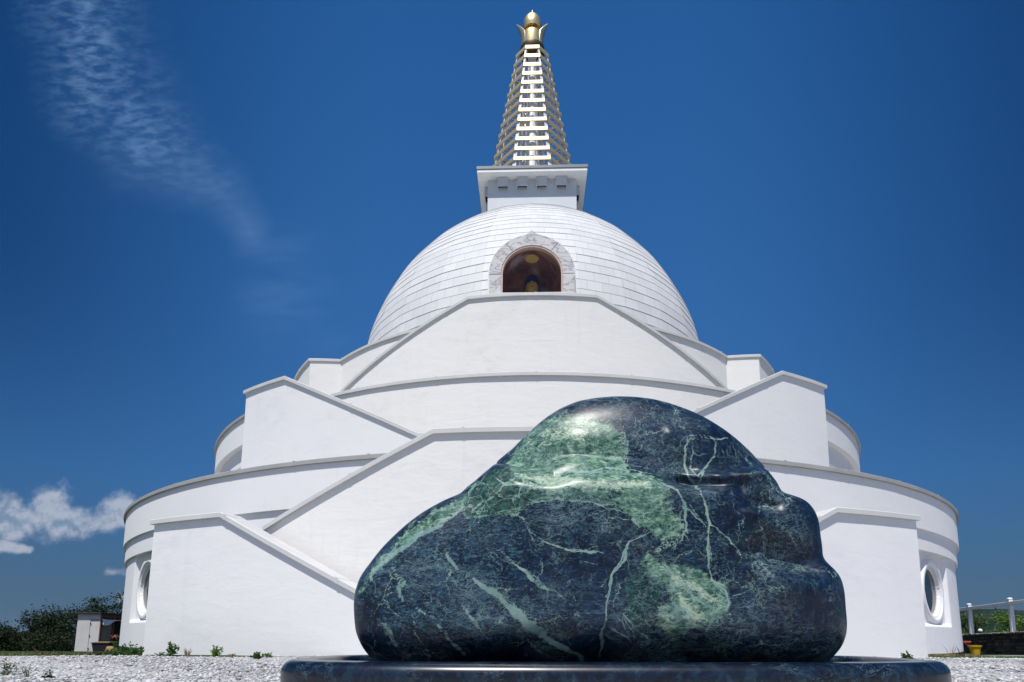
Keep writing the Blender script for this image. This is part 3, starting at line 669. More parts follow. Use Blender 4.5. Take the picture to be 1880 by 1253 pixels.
for ax in range(3):
    for s in (-1, 1):
        a = np.zeros((NB + 1, NB + 1, 3)); a[..., ax] = s; a[..., (ax + 1) % 3] = gu * s; a[..., (ax + 2) % 3] = gv
        b = len(dirs) * (NB + 1) ** 2; dirs.append(a.reshape(-1, 3))
        I = (np.arange(NB)[:, None] * (NB + 1) + np.arange(NB)[None]).ravel() + b
        FB.append(np.stack([I, I + 1, I + NB + 2, I + NB + 1], 1))
dirs = np.concatenate(dirs); dirs /= np.linalg.norm(dirs, axis=1)[:, None]; FB = np.concatenate(FB)
_, first, inv = np.unique(np.round(dirs, 6), axis=0, return_index=True, return_inverse=True)
dirs = dirs[first]; FB = inv.reshape(-1)[FB]
px = BY / FP * 1.0
def uvz(u, v): x, z = XZ(u, v); return x, z
cx0, cz0 = uvz(*CEN)
LOBES = [  # u, v, half-width, half-height (map units), half-depth, depth centre, exponent
    (930, 1110, 290, 190, .335, 0.00, 4.5), (1340, 1130, 215, 165, .35, 0.0, 3.4), (1130, 1100, 380, 190, .35, 0.0, 4.5),
    (1200, 1040, 300, 160, .365, -.01, 4.0), (985, 1005, 150, 130, .34, 0.0, 3.6), (1195, 885, 225, 158, .275, .05, 3.0), (1060, 880, 160, 125, .25, .05, 2.8)]
def field(P):
    acc = 0; K = 16.0
    for u, v, a, b, c, yc, e in LOBES:
        x, z = uvz(u, v)
        f = (np.abs((P[:, 0] - x) / (a * px)) ** e + np.abs((P[:, 2] - z) / (b * px * 1.12)) ** e + np.abs((P[:, 1] - yc) / c) ** e) ** (1 / e)
        acc = acc + np.exp(-K * f)
    return -np.log(acc) / K - 1
lo = np.zeros(len(dirs)); hi = np.full(len(dirs), 2.0); ctr = np.array([cx0, 0, cz0])
for _ in range(22):
    mid = (lo + hi) / 2; fv = field(ctr + dirs * mid[:, None]); lo = np.where(fv < 0, mid, lo); hi = np.where(fv < 0, hi, mid)
PB = ctr + dirs * lo[:, None]
# soft folds and dimples (map coordinates): ledge under the top hump, groove to the right notch, fold above the lower left bulge
def upx(P, y=2.2):
    """map coordinates of points as laid on a plane 2.2 m away"""
    x = P[:, 0] / y; z = (P[:, 2] - CZ) / y
    d = np.stack([x, np.ones_like(x), z], 1); a = d @ np.array(A_); b = d @ np.array(U_); c = d @ np.array(W_)
    return CXP + FP * a / c, CYP - FP * b / c
def pdist(u, v, pts):
    best = np.full(u.shape, 1e9)
    for (x0, y0), (x1, y1) in zip(pts[:-1], pts[1:]):
        ex, ey = x1 - x0, y1 - y0; t = np.clip(((u - x0) * ex + (v - y0) * ey) / (ex * ex + ey * ey), 0, 1)
        best = np.minimum(best, np.hypot(u - x0 - t * ex, v - y0 - t * ey))
    return best
uu, vv = upx(PB)
frontw = np.clip((0.12 - PB[:, 1]) / 0.25, 0, 1); frontw = frontw * frontw * (3 - 2 * frontw)
def push(pts, wd, amt):
    global PB
    d = pdist(uu, vv, pts); PB[:, 1] -= amt * np.exp(-(d / wd) ** 2) * frontw
push([(1010, 868), (1080, 862), (1180, 858), (1290, 870)], 22, -.032)
push([(1270, 868), (1370, 890), (1440, 912)], 22, -.055)
push([(850, 965), (935, 975), (1060, 960), (1200, 985)], 34, -.022)
push([(1250, 760), (1300, 800), (1335, 850), (1350, 900)], 14, .010)
push([(1395, 905), (1420, 960), (1430, 1020)], 18, .012)
push([(1420, 1012), (1470, 1028), (1530, 1040)], 30, -.055)
push([(1440, 1085), (1500, 1090)], 45, .025)
push([(1270, 900), (1330, 990), (1350, 1080)], 50, -.015)
SS = lambda x, a, b: (lambda q: q * q * (3 - 2 * q))(np.clip((x - a) / (b - a), 0, 1))
mcol = (uu > 640) & (uu < 1560)
# the main shoulder: below this crest the front stands nearly upright; likewise the hump's brow
vc = np.interp(uu, [640, 700, 780, 870, 960, 1100, 1240, 1300, 1400, 1500], [1075, 1015, 962, 905, 893, 893, 893, 905, 925, 950])
ub = np.arange(640, 1571, 15.); yy0_ = []
for q_ in ub:
    s_ = (PB[:, 1] < 0) & (np.abs(uu - q_) < 12) & (np.abs(vv - 1095) < 14); yy0_.append(PB[s_, 1].mean() if s_.any() else 0.)
yy0_ = np.array(yy0_); yy0_ = np.convolve(np.pad(yy0_, 2, 'edge'), np.ones(5) / 5, 'valid'); yt = np.interp(uu, ub, yy0_)
wq = SS(vv, vc - 24, vc + 18) * (1 - SS(vv, 1060, 1110)) * (PB[:, 1] < 0) * mcol * (1 - SS(uu, 1270, 1420)) * SS(uu, 665, 800)
PB[:, 1] = np.where(wq > 0, PB[:, 1] * (1 - wq) + yt * wq, PB[:, 1])
vb = np.interp(uu, [980, 1050, 1150, 1240, 1330], [792, 776, 784, 804, 826])
yb = -.232 * (1 - np.clip(np.abs(uu - 1150) / 260, 0, 1) ** 3)
wb = SS(vv, vb - 26, vb + 22) * (1 - SS(vv, 840, 864)) * (PB[:, 1] < 0) * (1 - SS(np.abs(uu - 1150), 90, 200))
PB[:, 1] = np.where(wb > 0, PB[:, 1] * (1 - wb) + np.minimum(PB[:, 1], yb) * wb, PB[:, 1])
PB += dirs * ((fbm(PB, 2.2, 2, 9) - 0.5) * 0.030)[:, None]
PB[:, 1] += BY
und = np.clip((0.34 - PB[:, 2]) / 0.24, 0, 1.2); PB[:, 1] = (PB[:, 1]) * (1 - .26 * und ** 2) if False else PB[:, 1] + np.where(PB[:, 1] < BY, .11, -.11) * und ** 2 * np.clip(np.abs(PB[:, 1] - BY) / .2, 0, 1)
# fit the outline
def proj(P):
    d = P - np.array([0, 0, CZ]); c = d @ np.array(W_); return CXP + FP * (d @ np.array(A_)) / c, CYP - FP * (d @ np.array(U_)) / c
bins = 360; bc = (np.arange(bins) + .5) / bins * 2 * np.pi - np.pi; tgt = np.interp(bc, ang, rad)
for _ in range(7):
    pu, pv = proj(PB); a = np.arctan2(pv - CEN[1], pu - CEN[0]); r = np.hypot(pu - CEN[0], pv - CEN[1])
    ib = np.clip(((a + np.pi) / (2 * np.pi) * bins).astype(int), 0, bins - 1); mx = np.zeros(bins); np.maximum.at(mx, ib, r)
    q = tgt / np.maximum(mx, 1); k = np.exp(-(np.arange(-6, 7) / 2.2) ** 2); k /= k.sum(); q = np.convolve(np.concatenate([q[-6:], q, q[:6]]), k, 'valid')
    s = np.interp(a, np.concatenate([bc[-1:] - 2 * np.pi, bc, bc[:1] + 2 * np.pi]), np.concatenate([q[-1:], q, q[:1]]))
    s = 1 + (s - 1) * np.clip(r / np.maximum(tgt[ib], 1) * 1.3 - .15, 0, 1)
    PB[:, 0] = cx0 + (PB[:, 0] - cx0) * s; PB[:, 2] = cz0 + (PB[:, 2] - cz0) * s
FLOOR = 0.115
PB[:, 2] = np.maximum(PB[:, 2], FLOOR)
uu, vv = proj(PB)                                  # where each bit of stone lies on the map, for its colouring
# colour fields, stored on the stone itself
isfront = PB[:, 1] < BY + 0.06
wu = (fbm(PB, 9, 4, 21) - .5) * 46 + (fbm(PB, 36, 3, 22) - .5) * 14; wv_ = (fbm(PB, 9, 4, 31) - .5) * 46 + (fbm(PB, 36, 3, 32) - .5) * 14
U2, V2 = uu + wu, vv + wv_
def blobm(lst):
    out = np.zeros(len(U2))
    for u, v, a, b, rot, amt in lst:
        c, s = math.cos(R_(rot)), math.sin(R_(rot)); x = (U2 - u) * c + (V2 - v) * s; y = -(U2 - u) * s + (V2 - v) * c
        out = np.maximum(out, amt * np.clip(1.35 - np.sqrt((x / a) ** 2 + (y / b) ** 2), 0, 1))
    return out
def cr(L): return [(624 + x * .71, 698 + y * .71) for x, y in L]
def poly(L, soft):
    """signed distance to a closed outline, as a soft 0..1 mask"""
    P_ = cr(L); ins = np.zeros(len(U2), bool); j = len(P_) - 1
    for i in range(len(P_)):
        (xi, yi), (xj, yj) = P_[i], P_[j]; c = ((yi > V2) != (yj > V2)) & (U2 < (xj - xi) * (V2 - yi) / ((yj - yi) or 1e-9) + xi); ins ^= c; j = i
    d = pdist(U2, V2, P_ + P_[:1]); return np.clip(.5 + np.where(ins, d, -d) / soft, 0, 1)
wu *= .45; wv_ *= .45; U2, V2 = uu + wu, vv + wv_
green = np.maximum.reduce([poly([(425,240),(470,150),(520,105),(580,86),(650,90),(705,105),(728,140),(738,190),(745,232),(825,250),(855,290),(885,340),(895,385),(862,425),(800,400),(762,362),(700,328),(640,312),(560,306),(500,325),(430,347),(370,358),(330,348),(318,312),(350,272),(400,250)], 22),
    poly([(795,455),(860,468),(930,488),(990,528),(1005,580),(990,625),(960,642),(900,655),(860,675),(815,655),(800,620),(835,580),(850,552),(812,520),(785,488)], 34),
    .80 * poly([(50,560),(90,480),(140,420),(200,368),(260,325),(330,285),(335,315),(285,352),(240,380),(185,412),(150,438),(105,482),(62,560)], 12), .55 * poly([(860,380),(900,400),(880,470),(800,470),(790,440),(840,410)], 30)])
dark = np.maximum.reduce([poly([(330,345),(322,310),(360,270),(400,235),(440,222),(455,250),(430,268),(500,278),(535,300),(470,322),(400,350)], 12), poly([(690,288),(722,286),(724,302),(700,308)], 5), .7 * poly([(540,300),(620,290),(690,305),(740,330),(700,326),(600,305)], 8), .6 * poly([(740,500),(800,480),(850,560),(790,620),(830,690),(900,680),(1000,650),(1010,700),(850,720),(760,650),(730,570)], 40)])
cream = np.maximum.reduce([.8 * poly([(490,150),(560,110),(640,96),(690,120),(640,160),(560,170),(500,175)], 46), poly([(460,238),(560,240),(640,262),(740,258),(815,262),(800,285),(700,282),(600,290),(520,282),(470,262)], 22), poly([(830,480),(880,500),(985,560),(975,585),(930,560),(870,530)], 22), .9 * poly([(860,540),(930,580),(960,620),(920,640),(880,600)], 26), .8 * poly([(805,630),(850,612),(875,640),(840,665)], 20)])
green = green * (1 - .42 * SS(uu, 1175, 1240) * SS(vv, 890, 920) * (1 - SS(vv, 1020, 1060)))
fleck = np.clip(.42 + .62 * blobm([(800, 1060, 190, 90, 25, 1), (950, 990, 200, 60, 10, .8), (1000, 1110, 160, 70, 20, .8), (1180, 800, 120, 60, 0, .7), (1330, 900, 100, 60, 20, .5), (1400, 1000, 80, 60, 0, .4)]) - .45 * SS(vv, 1150, 1200) - .55 * SS(uu, 1290, 1440) + (fbm(PB, 4, 4, 91) - .5) * 2.0, 0.0, 1)
blue = blobm([(1120, 1150, 60, 45, 20, .8), (1060, 1090, 90, 50, 0, .55), (820, 1090, 90, 35, 20, .5), (1480, 1035, 40, 20, 35, .9), (1290, 890, 30, 22, 0, .8), (1370, 1130, 90, 40, -20, .45), (900, 1140, 80, 25, 0, .5), (1180, 770, 120, 25, 5, .4)])
# veins: polylines with half-width; the stored value is distance / width, coloured by the shader
VE = [([(868,1065),(890,1080),(920,1100),(945,1130),(975,1148),(1005,1170),(1030,1188),(1065,1212)], 8.5, 1), ([(805,1150),(820,1160),(835,1185),(850,1205)], 4.5, .7), ([(740,1080),(735,1062),(722,1045),(718,1030)], 2, .8), ([(718,1040),(735,1085),(745,1115)], 3, .8),
      ([(690,1130),(710,1160),(730,1190),(748,1205)], 3.2, .6), ([(752,1130),(768,1170),(785,1190),(820,1208)], 2.6, .6), ([(843,1105),(865,1135),(895,1175)], 3.5, .7), ([(818,1003),(825,1020),(845,1052)], 3.2, .9), ([(760,1115),(790,1135),(802,1140)], 2.2, .7),
      ([(915,1010),(945,1035),(975,1065),(1010,1085),(1055,1112)], 2.6, .7), ([(965,980),(1010,1000),(1060,1012),(1115,1018)], 2, .8), ([(1050,1075),(1060,1100),(1055,1120)], 1.4, .7), ([(1215,975),(1185,982),(1160,992),(1150,1010),(1140,1035),(1125,1060),(1118,1090),(1115,1120),(1110,1145)], 2.4, .9), ([(1110,1145),(1108,1170),(1102,1210)], 3.2, .8),
      ([(1115,1150),(1140,1165),(1160,1180)], 2, .7), ([(1250,770),(1258,800),(1260,830),(1258,860),(1270,885),(1285,905),(1295,930),(1305,960),(1302,1000),(1298,1040),(1310,1065),(1335,1085),(1340,1110),(1330,1130),(1345,1150)], 1.7, 1), ([(1245,750),(1238,765),(1255,800)], 1.2, .7),
      ([(1262,800),(1275,830),(1270,860),(1290,880),(1280,900)], 1.4, .9), ([(1258,798),(1300,800),(1335,808)], 1, .9), ([(1315,808),(1308,840),(1290,875),(1280,893)], 1.3, .9), ([(1210,885),(1240,905),(1255,930),(1260,960),(1250,990),(1240,1005)], 1.8, .9), ([(1255,935),(1280,955),(1300,965)], 1.4, .9),
      ([(1305,955),(1340,985),(1362,1025)], 1.1, .8), ([(1395,900),(1393,930),(1400,985),(1408,1030)], 2.2, .55), ([(1393,905),(1410,930)], 1, .8), ([(1145,780),(1150,820),(1145,850),(1158,862)], 1.5, .8), ([(1165,800),(1178,820),(1172,828),(1150,830)], 1, .7), ([(1020,868),(1060,866),(1110,860),(1145,862)], 2, .8),
      ([(905,872),(930,890),(965,884)], 1.8, 1), ([(958,890),(950,905),(960,915)], 1.5, 1), ([(905,955),(960,930),(1010,905),(1080,912),(1150,935),(1190,945)], 2, .5), ([(1195,945),(1140,955),(1115,950)], 1.2, .7), ([(1250,1095),(1240,1120),(1228,1130),(1210,1120)], 1.4, .8), ([(1300,1110),(1308,1140),(1295,1160),(1275,1150)], 1.4, .8),
      ([(1215,1030),(1240,1055),(1270,1085),(1300,1115)], 3, .7), ([(1395,1075),(1370,1120),(1350,1170)], .9, .6), ([(1450,1110),(1458,1135),(1450,1160)], 1.2, .5), ([(640+40,1060),(720,1015),(800,965),(850,930)], 4.5, .75), ([(665,1070),(700,1025),(760,985)], 3, .6), ([(1345,1093),(1395,1072)], 1.2, .6), ([(1320,1180),(1340,1150)], 1, .4),
      ([(870,980),(900,1000),(915,1030)], 1, .5), ([(1370,870),(1385,885),(1425,895)], 1.3, .5), ([(1350,790),(1375,840),(1395,880)], 1.6, .45), ([(1000,1030),(1045,1045),(1075,1052)], 1, .5), ([(1070,1130),(1090,1150),(1150,1190)], 1.2, .5)]
VE += [(cr(L), w_, a_) for L, w_, a_ in [([(735,600),(770,650),(835,690)], 1.6, .6), ([(735,605),(760,660),(800,700)], 1.5, .55), ([(730,610),(745,670),(760,700)], 1.3, .5), ([(740,590),(800,630),(850,660)], 1.2, .5), ([(400,440),(470,490),(540,540),(600,580)], 1.3, .6), ([(480,390),(560,430),(640,440),(720,420)], 1.1, .6), ([(520,420),(600,470),(660,480)], 1, .5),
    ([(100,590),(140,640),(200,700)], 1.2, .45), ([(60,560),(100,620),(130,690)], 1.1, .4), ([(870,90),(900,140),(890,200),(905,250),(935,290)], 1.2, .8), ([(895,150),(960,150),(1000,155)], 1, .8), ([(970,155),(965,200),(930,250)], 1, .8), ([(1085,280),(1100,320),(1130,340)], 1.3, .7), ([(1090,290),(1085,360),(1105,420),(1105,470)], 1.6, .55),
    ([(870,290),(885,330),(880,370),(900,420)], 1.3, .7), ([(900,330),(940,370),(960,430),(955,490)], 1.2, .75), ([(950,380),(1000,420),(1035,455)], 1, .7), ([(1000,520),(990,580),(1010,560)], 1, .6), ([(1100,540),(1060,620),(1030,690)], .9, .45), ([(780,400),(830,400),(860,430)], 1.2, .7), ([(760,410),(730,450),(705,510),(690,560)], 1.5, .9), ([(570,235),(640,240),(720,232),(800,236)], 1.3, .7), ([(725,110),(735,160),(745,215)], 1.1, .7), ([(770,130),(775,160),(760,180)], 1, .6), ([(340,330),(400,300),(430,262),(500,270)], 1.2, .8), ([(430,300),(470,290),(500,320)], 1, .7), ([(360,350),(450,330),(560,305),(650,315),(740,345),(800,350)], 1.5, .8)]]
jx = (fbm(PB, 14, 6, 41) - .5) * 24; jy = (fbm(PB, 14, 6, 51) - .5) * 24
wmod = 0.45 + 1.2 * fbm(PB, 16, 3, 61)
veinA = np.zeros(len(uu))
idx = np.where(isfront)[0]; brk = np.clip(.45 + 1.1 * fbm(PB[idx], 14, 3, 81), 0, 1.1); ui, vi = (uu + jx)[idx], (vv + jy)[idx]; wm = wmod[idx]; best = np.zeros(len(idx))
for pts, wd, amt in VE:
    u0, v0 = pts[0]; u1, v1 = pts[-1]; tt_ = np.clip(((ui - u0) * (u1 - u0) + (vi - v0) * (v1 - v0)) / ((u1 - u0) ** 2 + (v1 - v0) ** 2), 0, 1)
    tw = .25 + .8 * np.sin(np.pi * np.clip(tt_ * .95 + .03, 0, 1)) ** .7
    d = pdist(ui, vi, pts) / (np.maximum(wd * tw, .95) * wm); best = np.maximum(best, amt * brk * np.clip(1.5 - d, 0, 1))
veinA[idx] = best
# back of the stone: let the same kinds of patches appear from noise
nz = fbm(PB, 2.5, 4, 71); back = ~isfront
green = np.where(back, np.clip((nz - .56) * 7, 0, .8), green); blue = np.where(back, .3, blue); dark = np.where(back, 0, dark); cream = np.where(back, 0, cream)
nf = len(FB)
me = bpy.data.meshes.new('stone'); me.vertices.add(len(PB)); me.vertices.foreach_set('co', (PB - np.array([cx0, BY, FLOOR])).ravel())
me.loops.add(nf * 4); me.loops.foreach_set('vertex_index', FB.ravel().astype(np.int32)); me.polygons.add(nf)
me.polygons.foreach_set('loop_start', np.arange(0, nf * 4, 4, dtype=np.int32)); me.update(calc_edges=True); me.validate()
me.polygons.foreach_set('use_smooth', [True] * len(me.polygons))
for nm, arr in (('green', green), ('dark', dark), ('blue', blue), ('vein', veinA), ('cream', cream), ('fleck', fleck)):
    at = me.attributes.new(nm, 'FLOAT', 'POINT'); at.data.foreach_set('value', arr.astype(np.float32))
m, t, p = new_mat('polished_serpentine'); tc = t.node('ShaderNodeTexCoord'); ob = tc.outputs['Object']
atr = lambda n: t.node('ShaderNodeAttribute', attribute_name=n).outputs['Fac']
n1 = t.noise(ob, 26, 8, 0.72, 0.8); n2 = t.noise(ob, 7, 6, 0.65, 1.2); n3 = t.noise(ob, 95, 6, 0.7, 1.2)
mps = t.node('ShaderNodeMapping', {'Vector': ob, 'Rotation': (0, R_(35), 0), 'Scale': (1, 1, 3.2)}); n4 = t.noise(mps.outputs[0], 14, 7, 0.75, 1.5)
base = t.ramp(n1.outputs[0], [(0.34, (0.0006, 0.0022, 0.010)), (0.5, (0.0018, 0.0080, 0.028)), (0.62, (0.005, 0.024, 0.058)), (0.76, (0.018, 0.060, 0.095))])
base = t.mixc(t.math('MULTIPLY', t.smooth(n2.outputs[0], 0.5, 0.68), 0.5), base, (0.004, 0.020, 0.020))
mf = t.node('ShaderNodeMapping', {'Vector': ob, 'Rotation': (0, R_(-38), 0), 'Scale': (0.62, 1, 1.35)})
f1 = t.noise(mf.outputs[0], 62, 5, 0.72, 0.9); f2 = t.noise(mf.outputs[0], 120, 4, 0.7, 0.5); f3 = t.noise(mf.outputs[0], 24, 5, 0.7, 1.6)
fa = atr('fleck'); thr = t.math('MULTIPLY_ADD', fa, -0.10, 0.625)
m1 = t.smooth(t.math('SUBTRACT', f1.outputs[0], thr), 0.0, 0.05); m2 = t.smooth(t.math('SUBTRACT', f2.outputs[0], thr), 0.03, 0.08); m3 = t.smooth(t.math('SUBTRACT', f3.outputs[0], thr), -0.01, 0.10)
base = t.mixc(t.math('MULTIPLY', m3, 0.40), base, (0.024, 0.058, 0.098))
base = t.mixc(t.math('MULTIPLY', m1, 0.62), base, (0.038, 0.110, 0.155)); base = t.mixc(t.math('MULTIPLY', m2, 0.6), base, (0.11, 0.21, 0.23))
mv = t.node('ShaderNodeMapping', {'Vector': ob, 'Rotation': (0, R_(12), 0), 'Scale': (1.5, 1, 0.34)}); f4 = t.noise(mv.outputs[0], 40, 5, 0.7, 0.8)
sxo = t.node('ShaderNodeSeparateXYZ', {0: ob}).outputs[0]; m4 = t.math('MULTIPLY', t.smooth(f4.outputs[0], 0.54, 0.64), t.smooth(sxo, 0.28, 0.62)); base = t.mixc(t.math('MULTIPLY', m4, .4), base, (0.025, 0.065, 0.10))
bl = t.math('MULTIPLY', atr('blue'), t.smooth(n4.outputs[0], 0.38, 0.68)); base = t.mixc(t.math('MULTIPLY', bl, 0.6), base, (0.08, 0.12, 0.21))
gsum = t.math('ADD', t.math('ADD', atr('green'), t.math('MULTIPLY', t.math('SUBTRACT', n1.outputs[0], 0.5), 1.2)), t.math('ADD', t.math('MULTIPLY', t.math('SUBTRACT', f1.outputs[0], 0.5), 1.1), t.math('MULTIPLY', t.math('SUBTRACT', n2.outputs[0], 0.5), 1.1))); gm = t.smooth(gsum, 0.42, 0.66)
gn_ = t.math('ADD', 0.5, t.math('MULTIPLY', t.math('SUBTRACT', t.math('ADD', t.math('MULTIPLY', n1.outputs[0], .5), t.math('MULTIPLY', f1.outputs[0], .5)), 0.5), 1.45))
gcol = t.ramp(gn_, [(0.36, (0.006, 0.030, 0.030)), (0.45, (0.035, 0.105, 0.078)), (0.52, (0.12, 0.235, 0.165)), (0.60, (0.27, 0.41, 0.29)), (0.71, (0.52, 0.61, 0.46))])
cm = t.smooth(t.math('ADD', atr('cream'), t.math('ADD', t.math('MULTIPLY', t.math('SUBTRACT', n1.outputs[0], 0.5), 1.8), t.math('MULTIPLY', t.math('SUBTRACT', f1.outputs[0], 0.5), 2.2))), 0.45, 0.95)
gcol = t.mixc(t.math('MULTIPLY', t.smooth(f3.outputs[0], 0.50, 0.64), .75), gcol, t.mixc(f1.outputs[0], (0.010, 0.050, 0.040), (0.06, 0.16, 0.11)))
gcol = t.mixc(t.math('MULTIPLY', cm, .8), gcol, (0.50, 0.61, 0.45))
gcol = t.mixc(t.math('MULTIPLY', t.smooth(f2.outputs[0], 0.50, 0.60), .45), gcol, (0.03, 0.085, 0.055))
base = t.mixc(t.math('MULTIPLY', gm, 0.95), base, gcol)
dk = t.smooth(t.math('ADD', atr('dark'), t.math('MULTIPLY', t.math('SUBTRACT', n1.outputs[0], 0.5), 0.7)), 0.30, 0.5)
base = t.mixc(t.math('MULTIPLY', dk, 0.85), base, t.ramp(gn_, [(0.44, (0.002, 0.018, 0.022)), (0.56, (0.006, 0.045, 0.040)), (0.68, (0.03, 0.13, 0.07)), (0.80, (0.16, 0.32, 0.18))]))
vs_ = t.math('ADD', atr('vein'), t.math('ADD', t.math('MULTIPLY', t.math('SUBTRACT', f2.outputs[0], 0.5), 1.2), t.math('MULTIPLY', t.math('SUBTRACT', n1.outputs[0], 0.5), 1.6))); vm = t.smooth(vs_, 0.36, 0.80)
base = t.mixc(t.math('MULTIPLY', vm, 0.85), base, t.ramp(n2.outputs[0], [(0.35, (0.13, 0.26, 0.25)), (0.65, (0.33, 0.45, 0.37))]))
# hair-fine random veins
def hair(scale, rot, wid, amt, base):
    mpv = t.node('ShaderNodeMapping', {'Vector': ob, 'Rotation': rot, 'Scale': (1, 1, 2.0)}); nn = t.noise(mpv.outputs[0], scale, 7, 0.6, 1.4)
    v = t.math('ABSOLUTE', t.math('SUBTRACT', nn.outputs[0], 0.5)); mk = t.math('SUBTRACT', 1.0, t.smooth(v, 0.0, wid)); g = t.smooth(t.noise(ob, 3.0, 3).outputs[0], 0.45, 0.65)
    return t.mixc(t.math('MULTIPLY', t.math('MULTIPLY', mk, g), amt), base, (0.16, 0.25, 0.265))
for sc_, rt_, wd_, am_ in ((3.2, 30, .009, .8), (6.0, -50, .012, .7), (10.0, 10, .017, .55), (17.0, -25, .024, .45)): base = hair(sc_, (0, R_(rt_), R_(rt_)), wd_, am_, base)
dn = t.noise(ob, 6.0, 5, .65); dv = t.node('ShaderNodeVectorMath', {0: ob, 1: t.node('ShaderNodeVectorMath', {0: dn.outputs['Color'], 'Scale': 0.22}, operation='SCALE').outputs[0]}, operation='ADD')
for sc_, wd_, am_, cl_ in ((5.0, .014, .8, (.27, .40, .33)), (9.0, .022, .6, (.2, .32, .29)), (19.0, .040, .4, (.15, .26, .25))):
    ve = t.node('ShaderNodeTexVoronoi', {'Vector': dv.outputs[0], 'Scale': sc_}, feature='DISTANCE_TO_EDGE'); mk = t.math('SUBTRACT', 1.0, t.smooth(ve.outputs['Distance'], 0.0, wd_))
    g_ = t.smooth(t.math('ADD', t.noise(ob, 4.0 + sc_ * .3, 4, .7).outputs[0], t.math('MULTIPLY', atr('green'), .12)), 0.47, 0.60)
    base = t.mixc(t.math('MULTIPLY', t.math('MULTIPLY', mk, g_), am_), base, cl_)
t.l.new(base, p.inputs['Base Color'])
p.inputs['Roughness'].default_value = 0.24; p.inputs['Specular IOR Level'].default_value = 0.34
t.l.new(t.math('MULTIPLY_ADD', n1.outputs[0], 0.20, 0.27), p.inputs['Roughness'])
bn = t.node('ShaderNodeBump', {'Height': n2.outputs[0], 'Strength': 0.10, 'Distance': 0.01}); t.l.new(bn.outputs[0], p.inputs['Normal'])
M['stone'] = m; me.materials.append(m)
bo = bpy.data.objects.new('boulder', me); C.objects.link(bo); bo.location = (cx0, BY, FLOOR)
tag(bo, 'huge polished dark green and blue serpentine boulder with pale veins resting in the stone basin', 'boulder')

# ------------------------------------------------------------------ basin
m, t, p = new_mat('polished_dark_marble'); tc = t.node('ShaderNodeTexCoord'); ob = tc.outputs['Object']
n1 = t.noise(ob, 24, 8, 0.72, 0.8); n2 = t.noise(ob, 5, 6, 0.65, 1.2)
base = t.ramp(n1.outputs[0], [(0.40, (0.001, 0.003, 0.009)), (0.52, (0.003, 0.009, 0.022)), (0.64, (0.012, 0.032, 0.055)), (0.78, (0.06, 0.11, 0.13))])
base = t.mixc(t.math('MULTIPLY', t.smooth(n2.outputs[0], 0.52, 0.7), 0.3), base, (0.015, 0.045, 0.075))
base = hair(4.0, (R_(20), R_(20), 0), 0.005, 0.9, base); base = hair(9.0, (0, R_(-60), 0), 0.006, 0.7, base)
t.l.new(base, p.inputs['Base Color']); p.inputs['Roughness'].default_value = 0.26; p.inputs['Specular IOR Level'].default_value = 0.55
M['basin'] = m
HW, HD, RZ = 1.266, 0.50, CZ - 0.0905
bcx, bcy = .1165 * 2.48, 2.0 + HD
def sup(tq, e=3.6):
    c, s = math.cos(tq), math.sin(tq); return (math.copysign(abs(c) ** (2 / e), c), math.copysign(abs(s) ** (2 / e), s))
NS = 256; prof = [(-.06, -RZ + .0), (-.02, -RZ + .06), (0, -RZ + .11)] + [(-.044 + .044 * math.cos(R_(q)), -.044 + .044 * math.sin(R_(q))) for q in range(0, 91, 9)] + [(-.105 - .025 * math.sin(R_(q)), -.025 + .025 * math.cos(R_(q))) for q in range(0, 91, 15)] + [(-.135, -.09), (-.5, -.092)]
V = []
for i in range(NS):
    tq = 2 * math.pi * i / NS; x, y = sup(tq); x *= HW; y *= HD
    x1, y1 = sup(tq + .001); nx_, ny_ = (y1 * HD - y), -(x1 * HW - x); L = math.hypot(nx_, ny_) or 1; nx_ /= L; ny_ /= L
    for d, z in prof:
        if d <= -.4: V.append((x * .3, y * .3, z))
        else: V.append((x + nx_ * d, y + ny_ * d, z))
n = len(prof); F = [(i * n + j, ((i + 1) % NS) * n + j, ((i + 1) % NS) * n + j + 1, i * n + j + 1) for i in range(NS) for j in range(n - 1)] + [tuple(i * n + n - 1 for i in range(NS))]
ba = mesh_obj('basin', V, F, M['basin']); recalc(ba); shade_auto(ba, 50); ba.location = (bcx, bcy, RZ); ba.rotation_euler = (0, -R_(.33), 0)
tag(ba, 'wide low polished dark marble basin with rounded rim under the boulder', 'basin')

# ------------------------------------------------------------------ loose gravel (uncountable)
rg = np.random.default_rng(3)
ico = [(0, 0, 1), (.89, 0, .45), (.28, .85, .45), (-.72, .53, .45), (-.72, -.53, .45), (.28, -.85, .45), (.72, .53, -.45), (-.28, .85, -.45), (-.89, 0, -.45), (-.28, -.85, -.45), (.72, -.53, -.45), (0, 0, -1)]
icf = [(0,1,2),(0,2,3),(0,3,4),(0,4,5),(0,5,1),(1,6,2),(2,7,3),(3,8,4),(4,9,5),(5,10,1),(6,7,2),(7,8,3),(8,9,4),(9,10,5),(10,6,1),(11,7,6),(11,8,7),(11,9,8),(11,10,9),(11,6,10)]
ico = np.array(ico); icf = np.array(icf)
NG_ = 60000; yy_ = 3.0 + (rg.random(NG_) ** 1.15) * 8.5; xx_ = (rg.random(NG_) * 2 - 1) * 1.05 * yy_
yl = 7.6 + 6.2 * np.clip((xx_ + 4.5) / 13.5, 0, 1)
inner = (np.abs(xx_ - bcx) < 1.45) & (yy_ < 3.15); rad2 = np.hypot(xx_, yy_ - AX)
keep = (yy_ < yl) & ~inner & (rad2 > RW1 + .02); xx_, yy_ = xx_[keep], yy_[keep]; k = len(xx_)
sz = 0.005 + 0.011 * rg.random(k) ** 2.5
